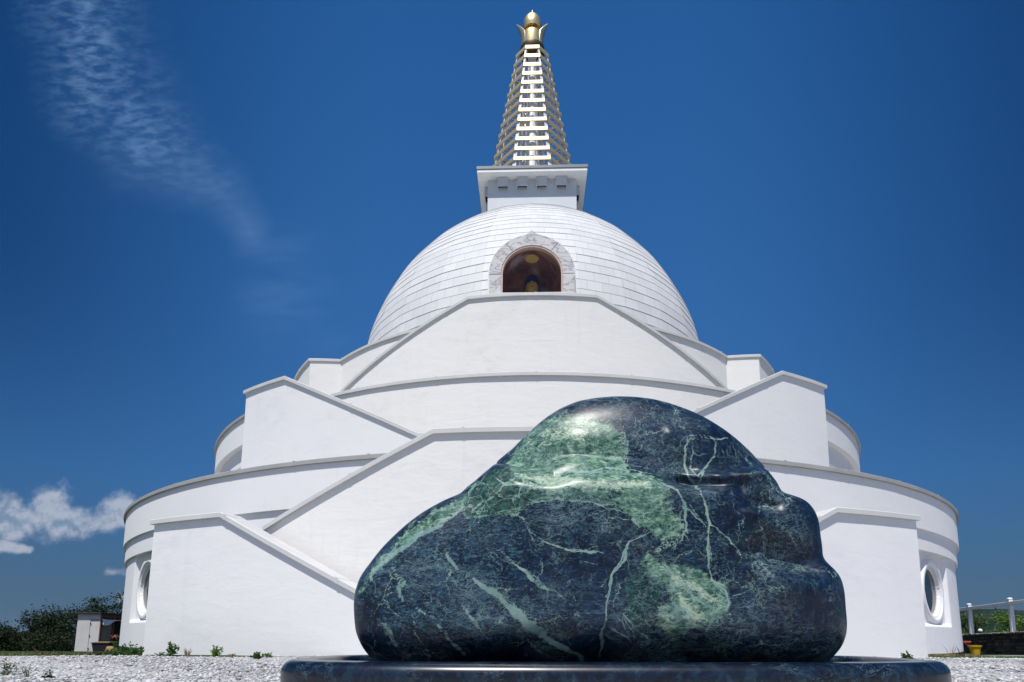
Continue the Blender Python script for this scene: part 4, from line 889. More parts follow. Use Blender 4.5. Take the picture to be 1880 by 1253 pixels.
sc = sz[:, None] * np.stack([.8 + .8 * rg.random(k), .8 + .8 * rg.random(k), .45 + .4 * rg.random(k)], 1); an = rg.random(k) * 6.28
G = ico[None] * (1 + (rg.random((k, 12, 1)) - .5) * .5) * sc[:, None, :]
gx = G[..., 0] * np.cos(an)[:, None] - G[..., 1] * np.sin(an)[:, None]; gy = G[..., 0] * np.sin(an)[:, None] + G[..., 1] * np.cos(an)[:, None]
zz_ = np.array([gz(a, b) for a, b in zip(xx_, yy_)]) + 0.012 * np.sin(xx_ * 1.7 + yy_) * np.cos(yy_ * 1.3) + sz * .3
PG = np.stack([gx + xx_[:, None], gy + yy_[:, None], G[..., 2] + zz_[:, None]], -1).reshape(-1, 3); FG = (icf[None] + (np.arange(k) * 12)[:, None, None]).reshape(-1, 3)
me = bpy.data.meshes.new('gravel'); me.vertices.add(len(PG)); me.vertices.foreach_set('co', PG.ravel()); me.loops.add(len(FG) * 3); me.loops.foreach_set('vertex_index', FG.ravel().astype(np.int32)); me.polygons.add(len(FG)); me.polygons.foreach_set('loop_start', np.arange(0, len(FG) * 3, 3, dtype=np.int32)); me.update(calc_edges=True)
tone = np.repeat(rg.random(k), 12); at = me.attributes.new('tone', 'FLOAT', 'POINT'); at.data.foreach_set('value', tone.astype(np.float32))
m, t, p = new_mat('gravel_stone'); tn = t.node('ShaderNodeAttribute', attribute_name='tone').outputs['Fac']
t.l.new(t.ramp(tn, [(0.0, (0.07, 0.07, 0.08)), (0.08, (0.22, 0.22, 0.23)), (0.30, (0.42, 0.415, 0.41)), (0.7, (0.50, 0.50, 0.505)), (0.97, (0.66, 0.66, 0.67)), (1.0, (0.36, 0.24, 0.17))]), p.inputs['Base Color']); p.inputs['Roughness'].default_value = 0.85
me.materials.append(m); go = bpy.data.objects.new('gravel', me); C.objects.link(go)
tag(go, 'loose white and grey gravel stones covering the forecourt', 'gravel', kind='stuff')

# ------------------------------------------------------------------ plants
def leafmat(name, c1, c2, rough=0.55):
    m, t, p = new_mat(name); oi = t.node('ShaderNodeAttribute', attribute_name='tone').outputs['Fac']
    t.l.new(t.ramp(oi, [(0.0, c1), (1.0, c2)]), p.inputs['Base Color']); p.inputs['Roughness'].default_value = rough; p.inputs['Specular IOR Level'].default_value = 0.3
    tr = t.node('ShaderNodeBsdfTranslucent'); t.l.new(t.ramp(oi, [(0.0, c1), (1.0, c2)]), tr.inputs[0])
    mx = t.node('ShaderNodeMixShader', {0: 0.25}); t.l.new(p.outputs[0], mx.inputs[1]); t.l.new(tr.outputs[0], mx.inputs[2])
    t.l.new(mx.outputs[0], t.n['Material Output'].inputs[0]); return m
M['leaf_dark'] = leafmat('dark_leaves', (0.005, 0.014, 0.004), (0.026, 0.055, 0.013))
M['leaf_mid'] = leafmat('green_leaves', (0.02, 0.06, 0.012), (0.09, 0.17, 0.035))
M['leaf_bright'] = leafmat('fresh_leaves', (0.05, 0.12, 0.015), (0.16, 0.26, 0.04))
M['leaf_far'] = leafmat('far_leaves', (0.02, 0.04, 0.012), (0.06, 0.085, 0.03))
M['straw'] = leafmat('dry_grass_blades', (0.16, 0.13, 0.06), (0.34, 0.30, 0.16))
M['bark'] = simple('bark', (0.07, 0.05, 0.035), 0.9, bump=0.4)
M['stem'] = simple('plant_stem', (0.07, 0.11, 0.03), 0.7)
def leaves(name, pts, size, mat, parent, seed, up=0.35, aspect=.5):
    """a mesh of separate bent leaves at pts"""
    r = np.random.default_rng(seed); k = len(pts); pts = np.array(pts)
    d = r.normal(size=(k, 3)); d[:, 2] = d[:, 2] * .7 + up; d /= np.linalg.norm(d, axis=1)[:, None]
    s = np.cross(d, r.normal(size=(k, 3))); s /= np.linalg.norm(s, axis=1)[:, None] + 1e-9; nrm = np.cross(d, s)
    L = size * (.6 + .8 * r.random(k))[:, None]; w_ = L * aspect
    Q = np.stack([pts, pts + d * L * .45 + s * w_ * .5 + nrm * L * .1, pts + d * L, pts + d * L * .45 - s * w_ * .5 + nrm * L * .1], 1).reshape(-1, 3)
    I = np.arange(k)[:, None] * 4; F = np.concatenate([I, I + 1, I + 2, I + 3], 1)
    me = bpy.data.meshes.new(name); me.from_pydata(Q.tolist(), [], F.tolist()); me.materials.append(mat)
    at = me.attributes.new('tone', 'FLOAT', 'POINT'); at.data.foreach_set('value', np.repeat(r.random(k), 4).astype(np.float32))
    o = bpy.data.objects.new(name, me); C.objects.link(o); o.parent = parent; return o
def at_px(u, v, y): a, b = ray(u, v); return (a * y, y, b * y + CZ)
def groundy(u, y): a, _ = ray(u, 1190); return (a * y, y, gz(a * y, y))
def tree(name, label, cat, u, y, wid, hgt, mat, seed, n=2600, leaf=.11, trunk=.06, group=None, low=.05, spread=None):
    rr = random.Random(seed); x, yy0, z = groundy(u, y); root = tag(empty(name, (x, yy0, z)), label, cat, group)
    mb = MB(); tips = []
    stems = spread or rr.randint(3, 5); base = Vector((0, 0, -.05))
    for i in range(stems):
        a = 6.28 * i / stems + rr.random(); top = Vector((math.cos(a) * wid * .28, math.sin(a) * wid * .28, hgt * (.55 + .25 * rr.random())))
        mid = top * .45 + Vector((rr.uniform(-.1, .1), rr.uniform(-.1, .1), 0)); mb.bar(base, mid, trunk, 7, trunk * .7); mb.bar(mid, top, trunk * .7, 6, trunk * .35); tips += [top, mid * 1.15]
        for k in range(4):
            q = mid + (top - mid) * rr.random(); e = q + Vector((rr.uniform(-1, 1) * wid * .34, rr.uniform(-1, 1) * wid * .34, rr.uniform(0, .42) * hgt * .6)); mb.bar(q, e, trunk * .32, 5, trunk * .12); tips.append(e)
    mb.build('trunk', M['bark'], root)
    pts = []; 
    for k in range(int(26 + wid * 16)):
        a = rr.random() * 6.28; q = rr.random() ** .5 * .5 * wid; zc = rr.uniform(low, .86) * hgt
        lim_ = math.sqrt(max(0.05, 1 - ((zc / hgt - .45) / .62) ** 2)); tips.append(Vector((math.cos(a) * q * lim_, math.sin(a) * q * lim_, zc)))
    for k in range(n):
        tpt = tips[rr.randrange(len(tips))]; s = .105 * min(wid, hgt) * (.5 + .7 * ((hash((round(tpt.x, 2), seed)) % 97) / 97))
        pts.append((tpt.x + rr.gauss(0, s), tpt.y + rr.gauss(0, s), max(.02, tpt.z + rr.gauss(0, s * .75))))
    leaves('crown', pts, leaf, mat, root, seed); return root
TB = 'bushes and small trees behind the forecourt'
tree('bush', 'broad dark bush directly left of the white shed', 'bush', 125, 27.5, 2.3, 2.25, M['leaf_dark'], 11, 4200, .10)
tree('bush', 'tall dark bush in the middle of the hedge row left of the shed', 'bush', 92, 27.0, 2.0, 2.15, M['leaf_dark'], 12, 3800, .10)
tree('bush', 'dark bush at the outer left side of the clump by the shed', 'bush', 66, 26.5, 1.3, 1.75, M['leaf_dark'], 13, 2200, .10)
tree('bush', 'low dark bush filling the dip of the hedge under the distant blue hill', 'bush', 42, 27, 1.9, .98, M['leaf_dark'], 14, 2300, .09)
tree('bush', 'low hedge bush next to the leftmost bush', 'bush', 22, 26, 1.7, .92, M['leaf_dark'], 15, 2000, .09)
tree('bush', 'leftmost dark bush cut by the left edge of the photo', 'bush', -8, 24, 1.3, 1.40, M['leaf_dark'], 16, 2200, .10)
tree('bush', 'low bush in front of the dark clump near the grass strip', 'bush', 72, 25.2, 2.6, .95, M['leaf_dark'], 17, 2400, .09)
tree('tree', 'small tree top showing just above the shed roof', 'tree', 171, 31, 1.1, 3.3, M['leaf_dark'], 21, 1100, .12, low=.5)
tree('tree', 'small tree partly hidden by the left edge of the stupa', 'tree', 212, 32, 1.5, 3.75, M['leaf_dark'], 22, 1500, .12, low=.45)
tree('bush', 'leafy bush behind the first railing post on the right', 'bush', 1788, 23, .95, 1.75, M['leaf_mid'], 31, 1100, .09)
tree('bush', 'bright green bush at the right edge behind the railing', 'bush', 1876, 22, 1.5, 1.55, M['leaf_bright'], 32, 2600, .09)
tree('bush', 'low bright bush left of the second railing post', 'bush', 1838, 23, .9, .95, M['leaf_bright'], 33, 900, .08)
tree('bush', 'low bush around the white garden lamp behind the stone wall', 'bush', 1808, 24, 1.3, .9, M['leaf_mid'], 34, 1500, .08)
tree('bush', 'olive green bush right beside the edge of the stupa behind the stone wall', 'bush', 1768, 24, 1.2, 1.05, M['leaf_mid'], 35, 1300, .08)
def weed(u, y, h, w_, label, mat, seed, n=60, leaf=.035, name='weed', stems=4, tall=0):
    rr = random.Random(seed); x, y0, z = groundy(u, y); root = tag(empty(name, (x, y0, z)), label, 'weed', 'weeds growing through the gravel')
    mb = MB(); pts = []
    for i in range(stems):
        hh_ = h * (1 if i == 0 and tall else rr.uniform(.45, .85)); e = Vector((rr.uniform(-.5, .5) * w_, rr.uniform(-.3, .3) * w_, hh_)) * 1.0
        if i == 0 and tall: e.x *= .15
        b0 = Vector((e.x * .25, e.y * .25, -.01)); mb.bar(b0, e, .0024, 4, .001)
        for k in range(n // stems):
            f = .12 + .88 * rr.random(); q = b0 + (e - b0) * f; s_ = w_ * .12 * (1.25 - f); pts.append((q.x + rr.gauss(0, s_), q.y + rr.gauss(0, s_), max(.004, q.z + rr.gauss(0, .008))))
    mb.build('stem', M['stem'], root); leaves('leaves', pts, leaf, mat, root, seed, .45, .42); return root
weed(246, 7.75, .17, .34, 'largest leafy weed clump at the outer corner of the left stair wall', M['leaf_mid'], 41, 420, .036, stems=12, tall=1)
weed(218, 7.8, .11, .28, 'bushy low weed clump just left of the largest clump', M['leaf_mid'], 42, 300, .036, stems=9)
weed(200, 8.3, .07, .16, 'small weed beside the yellowish rock near the shed', M['leaf_mid'], 43, 90, .035)
weed(181, 7.9, .05, .14, 'small dark weed tuft in gravel below the black tub', M['leaf_dark'], 44, 70, .03)
weed(314, 7.7, .19, .15, 'tall pointed weed against the left stair wall', M['leaf_mid'], 45, 200, .045, stems=5, tall=1)
weed(300, 7.6, .06, .16, 'low weed at the foot of the tall pointed weed', M['leaf_mid'], 46, 80, .03)
weed(397, 7.7, .13, .15, 'bright green upright weed halfway along the left stair wall', M['leaf_bright'], 47, 170, .042, stems=5, tall=1)
weed(425, 7.6, .035, .13, 'flat yellowish weed between the upright weed and the basin', M['straw'], 48, 60, .025)
weed(473, 7.2, .075, .19, 'wide low weed clump left of the basin', M['leaf_mid'], 49, 170, .04, stems=7)
weed(497, 7.5, .06, .13, 'small weed close to the left end of the basin', M['leaf_mid'], 50, 70, .032)
weed(1664, 7.6, .085, .13, 'leafy weed at the foot of the right stair wall', M['leaf_mid'], 51, 120, .045, stems=5)
weed(1611, 7.4, .035, .08, 'tiny star-shaped weed above the right end of the basin', M['leaf_dark'], 52, 30, .03)
weed(12, 4.1, .12, .20, 'wiry weed at the left bottom corner of the photo', M['leaf_mid'], 53, 260, .016, stems=9)
weed(58, 3.95, .09, .17, 'sparse wiry stalks with brown seed heads in the near gravel', M['leaf_dark'], 54, 130, .011, stems=7)
weed(88, 3.8, .05, .12, 'flat dark tuft beside the wiry stalks', M['leaf_dark'], 55, 80, .02)
def grass_tuft(u, y, h, w_, label, mat, seed, n=40, group='tufts of grass'):
    rr = random.Random(seed); x, y0, z = groundy(u, y); V = []; F = []; T = []
    for i in range(n):
        a = rr.random() * 6.28; q = rr.random() * w_ * .25; bx_, by_ = math.cos(a) * q, math.sin(a) * q; L = h * rr.uniform(.5, 1); lx = math.cos(a) * L * rr.uniform(.1, .6); ly = math.sin(a) * L * rr.uniform(.1, .6)
        wd = .003 + .002 * rr.random(); b = len(V); V += [(bx_ - wd, by_, 0), (bx_ + wd, by_, 0), (bx_ + lx * .5 + wd * .7, by_ + ly * .5, L * .65), (bx_ + lx * .5 - wd * .7, by_ + ly * .5, L * .65), (bx_ + lx, by_ + ly, L)]
        F += [(b, b + 1, b + 2, b + 3), (b + 3, b + 2, b + 4)]; T += [rr.random()] * 5
    o = mesh_obj('grass_tuft', V, F, mat, loc=(x, y0, z)); at = o.data.attributes.new('tone', 'FLOAT', 'POINT'); at.data.foreach_set('value', T); return tag(o, label, 'grass tuft', group)
grass_tuft(345, 7.7, .13, .12, 'thin dry grass tuft between the tall weed and the upright weed', M['straw'], 61, 26)
grass_tuft(1745, 8.3, .22, .08, 'thin dry stalks standing before the right drum', M['straw'], 62, 10)
grass_tuft(1765, 9.3, .18, .12, 'dark dry stalks at the right base of the stupa', M['leaf_dark'], 63, 14)
# turf patches: blades too many to count
def turf(name, label, region, n, h, mats, seed, density=None):
    r = np.random.default_rng(seed); V = []; F = []; T = []; i = 0
    while i < n:
        x, y = region(r)
        if math.hypot(x, y - AX) < R1 + .1: continue
        L = h * r.uniform(.4, 1.2); a = r.random() * 6.28; lx, ly = math.cos(a) * L * .6, math.sin(a) * L * .6; z = gz(x, y); b = len(V); wd = .012
        V += [(x - wd, y, z - .01), (x + wd, y, z - .01), (x + lx, y + ly, z + L)]; F.append((b, b + 1, b + 2)); T += [r.random()] * 3; i += 1
    o = mesh_obj(name, V, F, mats); at = o.data.attributes.new('tone', 'FLOAT', 'POINT'); at.data.foreach_set('value', np.array(T, dtype=np.float32)); return tag(o, label, 'grass', kind='stuff')
M['turf'] = leafmat('turf_blades', (0.03, 0.06, 0.012), (0.17, 0.17, 0.06))
turf('grass', 'strip of short grass between the gravel and the hedge on the left', lambda r: (-.98 * (q := 7.9 + 17 * r.random()) + r.random() * q * .32, q), 9000, .035, M['turf'], 71)
turf('grass', 'low green strip of plants along the gravel at the right base of the stupa', lambda r: ((q := 8.7 + r.random() * .9) * (.66 + .40 * r.random()) , q + r.normal() * .1), 3600, .035, M['leaf_mid'], 72)
turf('grass', 'brownish dry growth at the foot of the right drum', lambda r: ((q := 8.9 + r.random() * .8) * (.672 + .075 * r.random()), q + .4), 900, .06, M['straw'], 73)

# ------------------------------------------------------------------ hills
def hill(name, x0, x1, y0, y1, hf, mat, nx=160, ny=24, base=-14):
    V = []; 
    for j in range(ny + 1):
        for i in range(nx + 1):
            x = x0 + (x1 - x0) * i / nx; y = y0 + (y1 - y0) * j / ny; V.append((x, y, 0))
    A = np.array(V); u = (A[:, 0] - x0) / (x1 - x0); v = (A[:, 1] - y0) / (y1 - y0); A[:, 2] = base + hf(A, u, v)
    F = [(j * (nx + 1) + i, j * (nx + 1) + i + 1, (j + 1) * (nx + 1) + i + 1, (j + 1) * (nx + 1) + i) for j in range(ny) for i in range(nx)]
    return tag(mesh_obj(name, A, F, mat, smooth=True), kind='structure')
m, t, p = new_mat('wooded_hillside'); geo = t.node('ShaderNodeNewGeometry'); a = t.noise(geo.outputs['Position'], 0.02, 6, .6); b = t.noise(geo.outputs['Position'], .25, 4, .7)
mph = t.node('ShaderNodeMapping', {'Vector': geo.outputs['Position'], 'Scale': (1, 1, 7)}); c_ = t.noise(mph.outputs[0], .022, 4, .5)
cc = t.ramp(a.outputs[0], [(0.35, (0.007, 0.018, 0.013)), (0.6, (0.016, 0.032, 0.018))]); cc = t.mixc(t.math('MULTIPLY', t.smooth(c_.outputs[0], .5, .6), .8), cc, (0.045, 0.046, 0.043)); cc = t.mixc(t.math('MULTIPLY', t.smooth(b.outputs[0], .4, .6), .5), cc, (0.015, 0.03, 0.016))
t.l.new(cc, p.inputs['Base Color']); p.inputs['Roughness'].default_value = 1.0; p.inputs['Specular IOR Level'].default_value = 0.0; M['hill'] = m
def hfR(A, u, v): s = np.clip(v * 1.15, 0, 1); s = s * s * (3 - 2 * s); return (14 + 27 * s * (1 + .05 * np.sin(u * 9))) * np.clip(u * 5, 0, 1) + (fbm(A, .05, 4, 5) - .5) * 7 * np.clip(v * 3, 0, 1) - (1 - np.clip(u * 5, 0, 1)) * 2
hill('hill', -60, 900, 260, 640, hfR, M['hill'])
def hfL(A, u, v): return (np.sin(np.pi * np.clip(v, 0, 1)) * (52 + 14 * np.sin(u * 7 + 1) + 6 * np.sin(u * 23))) - 6
hill('hill', -9000, -300, 5200, 7400, hfL, M['hill'], 120, 12, base=-22)

# ------------------------------------------------------------------ right: dry-stone wall, railing, lamp, pots
M['rubble'] = simple('dark_rubble_stone', (0.075, 0.062, 0.055), 0.9, var=0.6, scale=5, bump=0.8, bscale=18)
M['rubble_top'] = simple('pale_cap_stone', (0.34, 0.31, 0.27), 0.9, var=0.25, scale=7, bump=0.6, bscale=25)
m, t, p = new_mat('rubble_mix'); tn = t.node('ShaderNodeAttribute', attribute_name='tone').outputs['Fac']; tc = t.node('ShaderNodeTexCoord'); nn = t.noise(tc.outputs['Object'], 14, 6, .7)
cc = t.ramp(tn, [(0.0, (0.02, 0.017, 0.017)), (0.35, (0.055, 0.043, 0.038)), (0.7, (0.10, 0.085, 0.07)), (0.9, (0.17, 0.15, 0.13)), (1.0, (0.13, 0.06, 0.045))])
t.l.new(t.mixc(t.math('MULTIPLY', nn.outputs[0], .6), cc, (0.05, 0.045, 0.04)), p.inputs['Base Color']); p.inputs['Roughness'].default_value = .95
bn = t.node('ShaderNodeBump', {'Height': nn.outputs[0], 'Strength': .8, 'Distance': .02}); t.l.new(bn.outputs[0], p.inputs['Normal']); M['rubmix'] = m
Wa, Wb = Vector((13.45, 15.2, 0)), Vector((15.1, 23.6, 0)); Wd = (Wb - Wa); WL = Wd.length; Wd.normalize(); Wn = Vector((-Wd.y, Wd.x, 0))
wall = tag(empty('stone_wall', (Wa.x, Wa.y, gz(Wa.x, Wa.y))), 'low dark dry-stone wall with pale flat cap stones under the white railing', 'wall')
rr = random.Random(8)
def stone(mb, T, c, d, jit, rr):
    x, y, z = d[0] / 2, d[1] / 2, d[2] / 2; V = []
    for a in (-1, 1):
        for b in (-1, 1):
            for e in (-1, 1): V.append(T(Vector((c[0] + a * x * rr.uniform(1 - jit, 1), c[1] + b * y * rr.uniform(1 - jit, 1), c[2] + e * z * rr.uniform(1 - jit, 1)))))
    mb.add(V, [(0, 1, 3, 2), (4, 6, 7, 5), (0, 4, 5, 1), (2, 3, 7, 6), (0, 2, 6, 4), (1, 5, 7, 3)])
mb = MB(); tones = []
def TW(v): q = Wd * v.x + Wn * v.y; return Vector((q.x, q.y, v.z + gz(Wa.x + q.x, Wa.y + q.y) - gz(Wa.x, Wa.y)))
HWl = .60
z = 0.0
while z < HWl - .02:
    hr = rr.uniform(.07, .13); hr = min(hr, HWl - z); s = 0.0
    while s < WL:
        L = rr.uniform(.12, .42); stone(mb, TW, (s + L / 2, rr.uniform(-.02, .02), z + hr / 2 - .01), (L * .97, .40, hr * .95), .16, rr); tones += [rr.random()] * 8; s += L
    z += hr
stone(mb, TW, (WL / 2, -.02, HWl / 2 - .05), (WL, .30, HWl - .12), 0, rr); tones += [0.0] * 8
o = mb.build('wall_stones', M['rubmix'], wall); o.data.attributes.new('tone', 'FLOAT', 'POINT').data.foreach_set('value', tones)
b_ = o.modifiers.new('b', 'BEVEL'); b_.width = .012; b_.segments = 1
mb = MB(); s = 0
while s < WL:
    L = rr.uniform(.25, .6); stone(mb, TW, (s + L / 2, rr.uniform(-.02, .02), HWl + .02), (L * .97, .46, rr.uniform(.035, .06)), .08, rr); s += L
mb.build('cap_stones', M['rubble_top'], wall, bevel=.01)
rail = tag(empty('railing', (Wa.x, Wa.y, gz(Wa.x, Wa.y))), 'white painted railing with square posts standing on the stone wall', 'railing')
def sat(y): return (y - Wa.y) / Wd.y
hp = lambda q, h: TW(Vector((q, 0, h)))
for y in (15.6, 17.75, 20.0, 22.2):
    q = sat(y); mb = MB(); b0 = hp(q, HWl - .02); mb.box((b0.x, b0.y, b0.z + .50), (.10, .10, 1.0), math.atan2(Wd.y, Wd.x)); po = mb.build('post', M['white_paint'], rail, bevel=.008)
    mb = MB(); mb.lathe([(0, 0), (.07, 0), (.07, .025), (.055, .045), (.03, .055), (0, .058)], (b0.x, b0.y, b0.z + 1.0), 20); mb.build('post_cap', M['white_paint'], po, smooth=True)
mb = MB(); a = hp(sat(15.3), HWl + .87); b = hp(sat(23.4), HWl + .87); c = (a + b) / 2; L = (b - a).length
qd = (b - a).to_track_quat('X', 'Z').to_matrix().to_4x4(); mb.box(c, (L, .12, .10), M=qd); mb.build('rail', M['white_paint'], rail, bevel=.01)
x, y, z = groundy(1803, 21.6); lamp = tag(empty('garden_lamp', (x, y, z)), 'small round white garden lamp on a dark post behind the stone wall', 'lamp')
mb = MB(); mb.bar((0, 0, 0), (0, 0, .72), .025, 10); mb.bar((0, 0, .70), (0, 0, .74), .05, 12); mb.build('post', M['dark'], lamp)
mb = MB(); mb.lathe([(0.001, 0), (.035, .005), (.06, .03), (.07, .06), (.06, .095), (.035, .12), (0.001, .13)], (0, 0, .735), 20); mb.build('globe', M['white_paint'], lamp, smooth=True)
M['yellow'] = simple('yellow_plastic', (0.62, 0.36, 0.015), 0.45)
x, y, z = groundy(1790, 15.6); pot = tag(empty('flower_pot', (x, y, z)), 'yellow plastic flower pot in front of the dark stone wall', 'flower pot')
mb = MB(); mb.lathe([(0, 0), (.088, 0), (.125, .20), (.145, .205), (.152, .245), (.14, .245), (.128, .20), (.1, .19), (0, .19)], n=32); shade_auto(mb.build('pot', M['yellow'], pot), 40)
M['soil'] = simple('potting_soil', (0.03, 0.022, 0.015), 0.95); mb = MB(); mb.lathe([(0, .205), (.125, .205)], n=24); mb.build('soil', M['soil'], pot)
x, y, z = groundy(1774, 16.6); M['redc'] = simple('faded_red_plastic', (0.42, 0.06, 0.04), 0.5)
pp = tag(empty('planter', (x, y, z)), 'small red planter on a dark stand between the stupa and the yellow pot', 'planter')
mb = MB(); mb.box((0, 0, .34), (.20, .14, .05)); mb.build('planter_box', M['redc'], pp, bevel=.012); pass

# ------------------------------------------------------------------ left: shed, tub, rock, potted plant
def painted(name, c, d, amt=.5):
    m, t, p = new_mat(name); tc = t.node('ShaderNodeTexCoord'); n1 = t.noise(tc.outputs['Object'], 2.5, 6, .65); t.l.new(t.mixc(t.math('MULTIPLY', t.smooth(n1.outputs[0], .45, .75), amt), c, d), p.inputs['Base Color']); p.inputs['Roughness'].default_value = .7; return m
M['boards'] = painted('weathered_white_panel', (0.56, 0.545, 0.54), (0.42, 0.38, 0.37)); M['brown'] = simple('brown_stained_timber', (0.14, 0.055, 0.03), 0.7, var=.25); M['pink'] = painted('faded_pinkish_boards', (0.33, 0.24, 0.22), (0.20, 0.13, 0.11)); M['roof'] = simple('dark_roofing', (0.05, 0.035, 0.03), 0.8)
YS0 = 24.0; xa, _ = ray(137, 1198); xb, _ = ray(178, 1198); x0 = xa * YS0 - .02; x1 = xb * YS0; zs = gz(x0, YS0); SH = 1.56; DP = 2.1
shed = tag(empty('shed', (x0, YS0, zs)), 'small weathered white shed with dark roof and open brown timber side', 'shed')
Wd_ = x1 - x0
mb = MB(); mb.box((Wd_ / 2, .02, SH / 2), (Wd_, .04, SH)); mb.box((0.02, DP / 2, SH / 2), (.04, DP - .1, SH)); mb.box((Wd_ / 2, DP - .02, SH / 2), (Wd_, .04, SH)); mb.build('wall', M['boards'], shed)
mb = MB(); mb.box((.30, -.012, SH / 2 - .08), (.52, .02, SH - .22)); dr = mb.build('door', M['boards'], shed, bevel=.004)
for z in (.16, .68, 1.18): mb = MB(); mb.box((.58, -.028, z), (.035, .02, .055)); mb.build('hinge', M['dark'], dr)
mb = MB(); mb.box((.74, -.012, 1.33), (.36, .02, .018)); mb.build('shelf_strip', M['brown'], shed)
mb = MB()
for xx0, z0, z1 in ((-.06, 1.0, 1.0),): 
    V = [(-.06, -.16, SH + .02), (-.06, DP + .1, SH - .02), (Wd_ + .12, DP + .1, SH - .02), (Wd_ + .12, -.16, SH + .02)]; V2_ = [(a, b, c + .05) for a, b, c in V]
    mb.add(V + V2_, [(0, 1, 2, 3), (7, 6, 5, 4), (0, 4, 5, 1), (1, 5, 6, 2), (2, 6, 7, 3), (3, 7, 4, 0)])
rf = mb.build('roof', M['roof'], shed); recalc(rf)
mb = MB(); mb.box((Wd_ + .02, DP / 2, SH - .06), (.05, DP, .16)); mb.build('fascia', M['brown'], shed)
for y in (.05, .78, 1.5): mb = MB(); mb.box((Wd_ + .0, y, SH / 2 - .05), (.07, .08, SH - .12)); mb.build('post', M['brown'], shed)
mb = MB()
for k in range(9): mb.box((Wd_ - .03, .42, .10 + k * .135 + .06), (.02, .66, .125))
mb.build('side_boards', M['pink'], shed)
mb = MB(); mb.box((Wd_ - .25, 1.4, .65), (.02, 1.2, 1.2)); mb.build('interior_shade', M['dark'], shed)  # near-black sheet painting the shade inside the open shed
V = []; rr = random.Random(4)
for j in range(6):
    for i in range(16): V.append((Wd_ + .06 + .03 * math.sin(i * 1.3 + j) + j * .02, .0 + i * .13, SH - .20 - j * .028 * (1 + .9 * math.sin(i * .55 + 1.0)) - (.05 * i / 16)))
F = [(j * 16 + i, j * 16 + i + 1, (j + 1) * 16 + i + 1, (j + 1) * 16 + i) for j in range(5) for i in range(15)]
tp = mesh_obj('tarpaulin', V, F, M['white_paint'], None, True, (x0, YS0, zs)); so = tp.modifiers.new('s', 'SOLIDIFY'); so.thickness = .006; tag(tp, 'torn white tarpaulin hanging along the open side of the shed', 'tarpaulin')
x, y, z = groundy(191, 22.6); M['tub'] = simple('black_rubber', (0.012, 0.014, 0.018), .6)
tub = tag(empty('tub', (x, y, z)), 'black rectangular mixing tub with a board on top in front of the shed', 'tub')
mb = MB()
def frus(w0, d0, w1, d1, z0, z1): return [(-w0, -d0, z0), (w0, -d0, z0), (w0, d0, z0), (-w0, d0, z0), (-w1, -d1, z1), (w1, -d1, z1), (w1, d1, z1), (-w1, d1, z1)]
mb.add(frus(.27, .2, .33, .25, 0, .36), [(0, 3, 2, 1), (0, 1, 5, 4), (1, 2, 6, 5), (2, 3, 7, 6), (3, 0, 4, 7)]); mb.add(frus(.35, .27, .35, .27, .34, .37), [(0, 3, 2, 1), (0, 1, 5, 4), (1, 2, 6, 5), (2, 3, 7, 6), (3, 0, 4, 7)]); mb.build('tub_body', M['tub'], tub)
M['wood'] = simple('bare_board', (0.42, 0.30, 0.14), .7); mb = MB(); mb.box((0, 0, .387), (.62, .42, .028)); bd = mb.build('board', M['wood'], None, bevel=.004); bd.location = (x, y, z); bd.rotation_euler = (0, 0, R_(4)); tag(bd, 'pale wooden board lying across the black tub', 'board')
M['ochre'] = simple('ochre_rock', (0.36, 0.22, 0.09), .9, var=.3, bump=.5)
x, y, z = groundy(204, 21.8); V = []; 
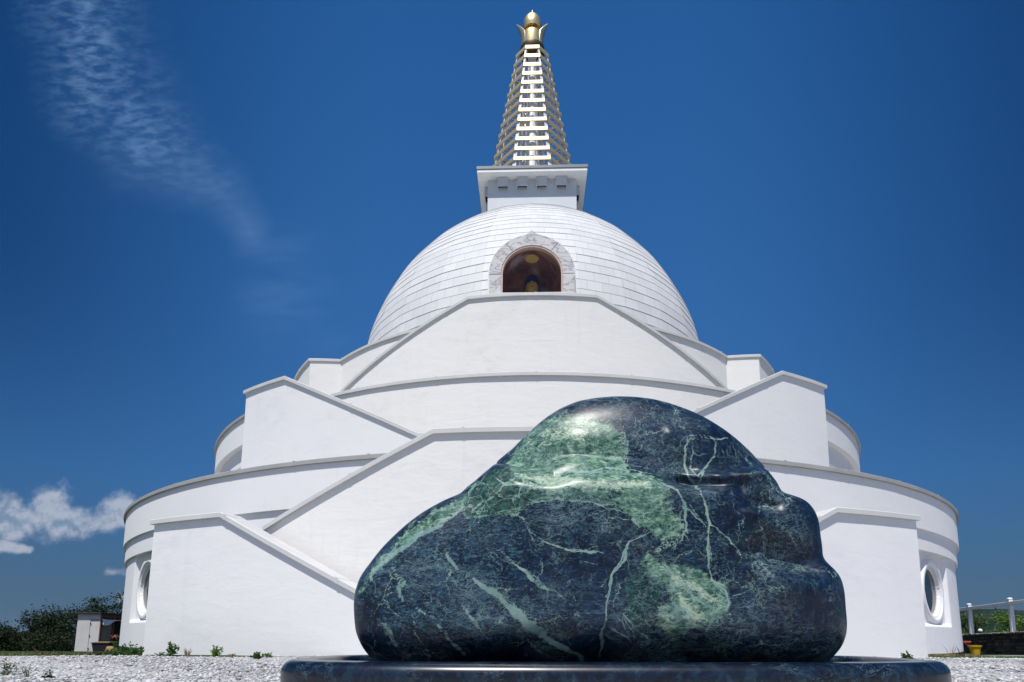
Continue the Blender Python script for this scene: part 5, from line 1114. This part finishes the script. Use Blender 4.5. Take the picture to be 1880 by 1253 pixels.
def rocky(c, r, seed, n=10):
    V = []; A = []
    for j in range(n + 1):
        for i in range(2 * n):
            a, b = math.pi * j / n, math.pi * i / n; A.append((math.sin(a) * math.cos(b), math.sin(a) * math.sin(b), math.cos(a)))
    A = np.array(A); k = 1 + (vnoise(A, 1.6, seed) - .5) * .7; A = A * k[:, None] * np.array(r) + np.array(c)
    return A.tolist(), [(j * 2 * n + i, j * 2 * n + (i + 1) % (2 * n), (j + 1) * 2 * n + (i + 1) % (2 * n), (j + 1) * 2 * n + i) for j in range(n) for i in range(2 * n)]
V, F = rocky((0, 0, .10), (.20, .15, .12), 5); tag(mesh_obj('rock', V, F, M['ochre'], loc=(x, y, z)), 'yellowish rock leaning at the black tub', 'rock')
x, y, z = groundy(212, 21.6); fp = tag(empty('potted_flower', (x, y, z)), 'leafy flowering plant with pink blooms squeezed between the shed and the stupa', 'plant')
rr = random.Random(2); mb = MB(); pts = []
for k in range(7):
    e = Vector((rr.uniform(-.16, .16), rr.uniform(-.15, .15), rr.uniform(.35, .62))); mb.bar((0, 0, 0), e, .008, 5, .004)
    for j in range(22): f = rr.random(); pts.append((e.x * f + rr.gauss(0, .04), e.y * f + rr.gauss(0, .04), e.z * f * .95 + rr.gauss(0, .03)))
mb.build('stem', M['stem'], fp); leaves('leaves', pts, .07, M['leaf_mid'], fp, 3)
M['petal'] = leafmat('pink_petals', (0.5, .12, .10), (0.75, .35, .28)); leaves('flowers', [(rr.gauss(0, .08), rr.gauss(0, .08), .58 + rr.gauss(0, .03)) for _ in range(40)], .05, M['petal'], fp, 4, .3, .9)

# ------------------------------------------------------------------ haze: one closed box of thin even air round everything
mb = MB(); mb.box((0, 0, 10.0), (20000, 20000, 84.0))
hz_ = mb.build('haze', None); recalc(hz_)
m = bpy.data.materials.new('thin_haze'); m.use_nodes = True; t = NT(m.node_tree); t.n.clear()
vo_ = t.node('ShaderNodeVolumePrincipled', {'Color': (0.50, 0.68, 0.92, 1), 'Density': 0.00008, 'Anisotropy': 0.2}); ou = t.node('ShaderNodeOutputMaterial', {'Volume': vo_.outputs[0]})
hz_.data.materials.append(m); hz_['kind'] = 'stuff'; hz_['label'] = 'thin even summer haze filling the air over the whole site'; hz_['category'] = 'haze'
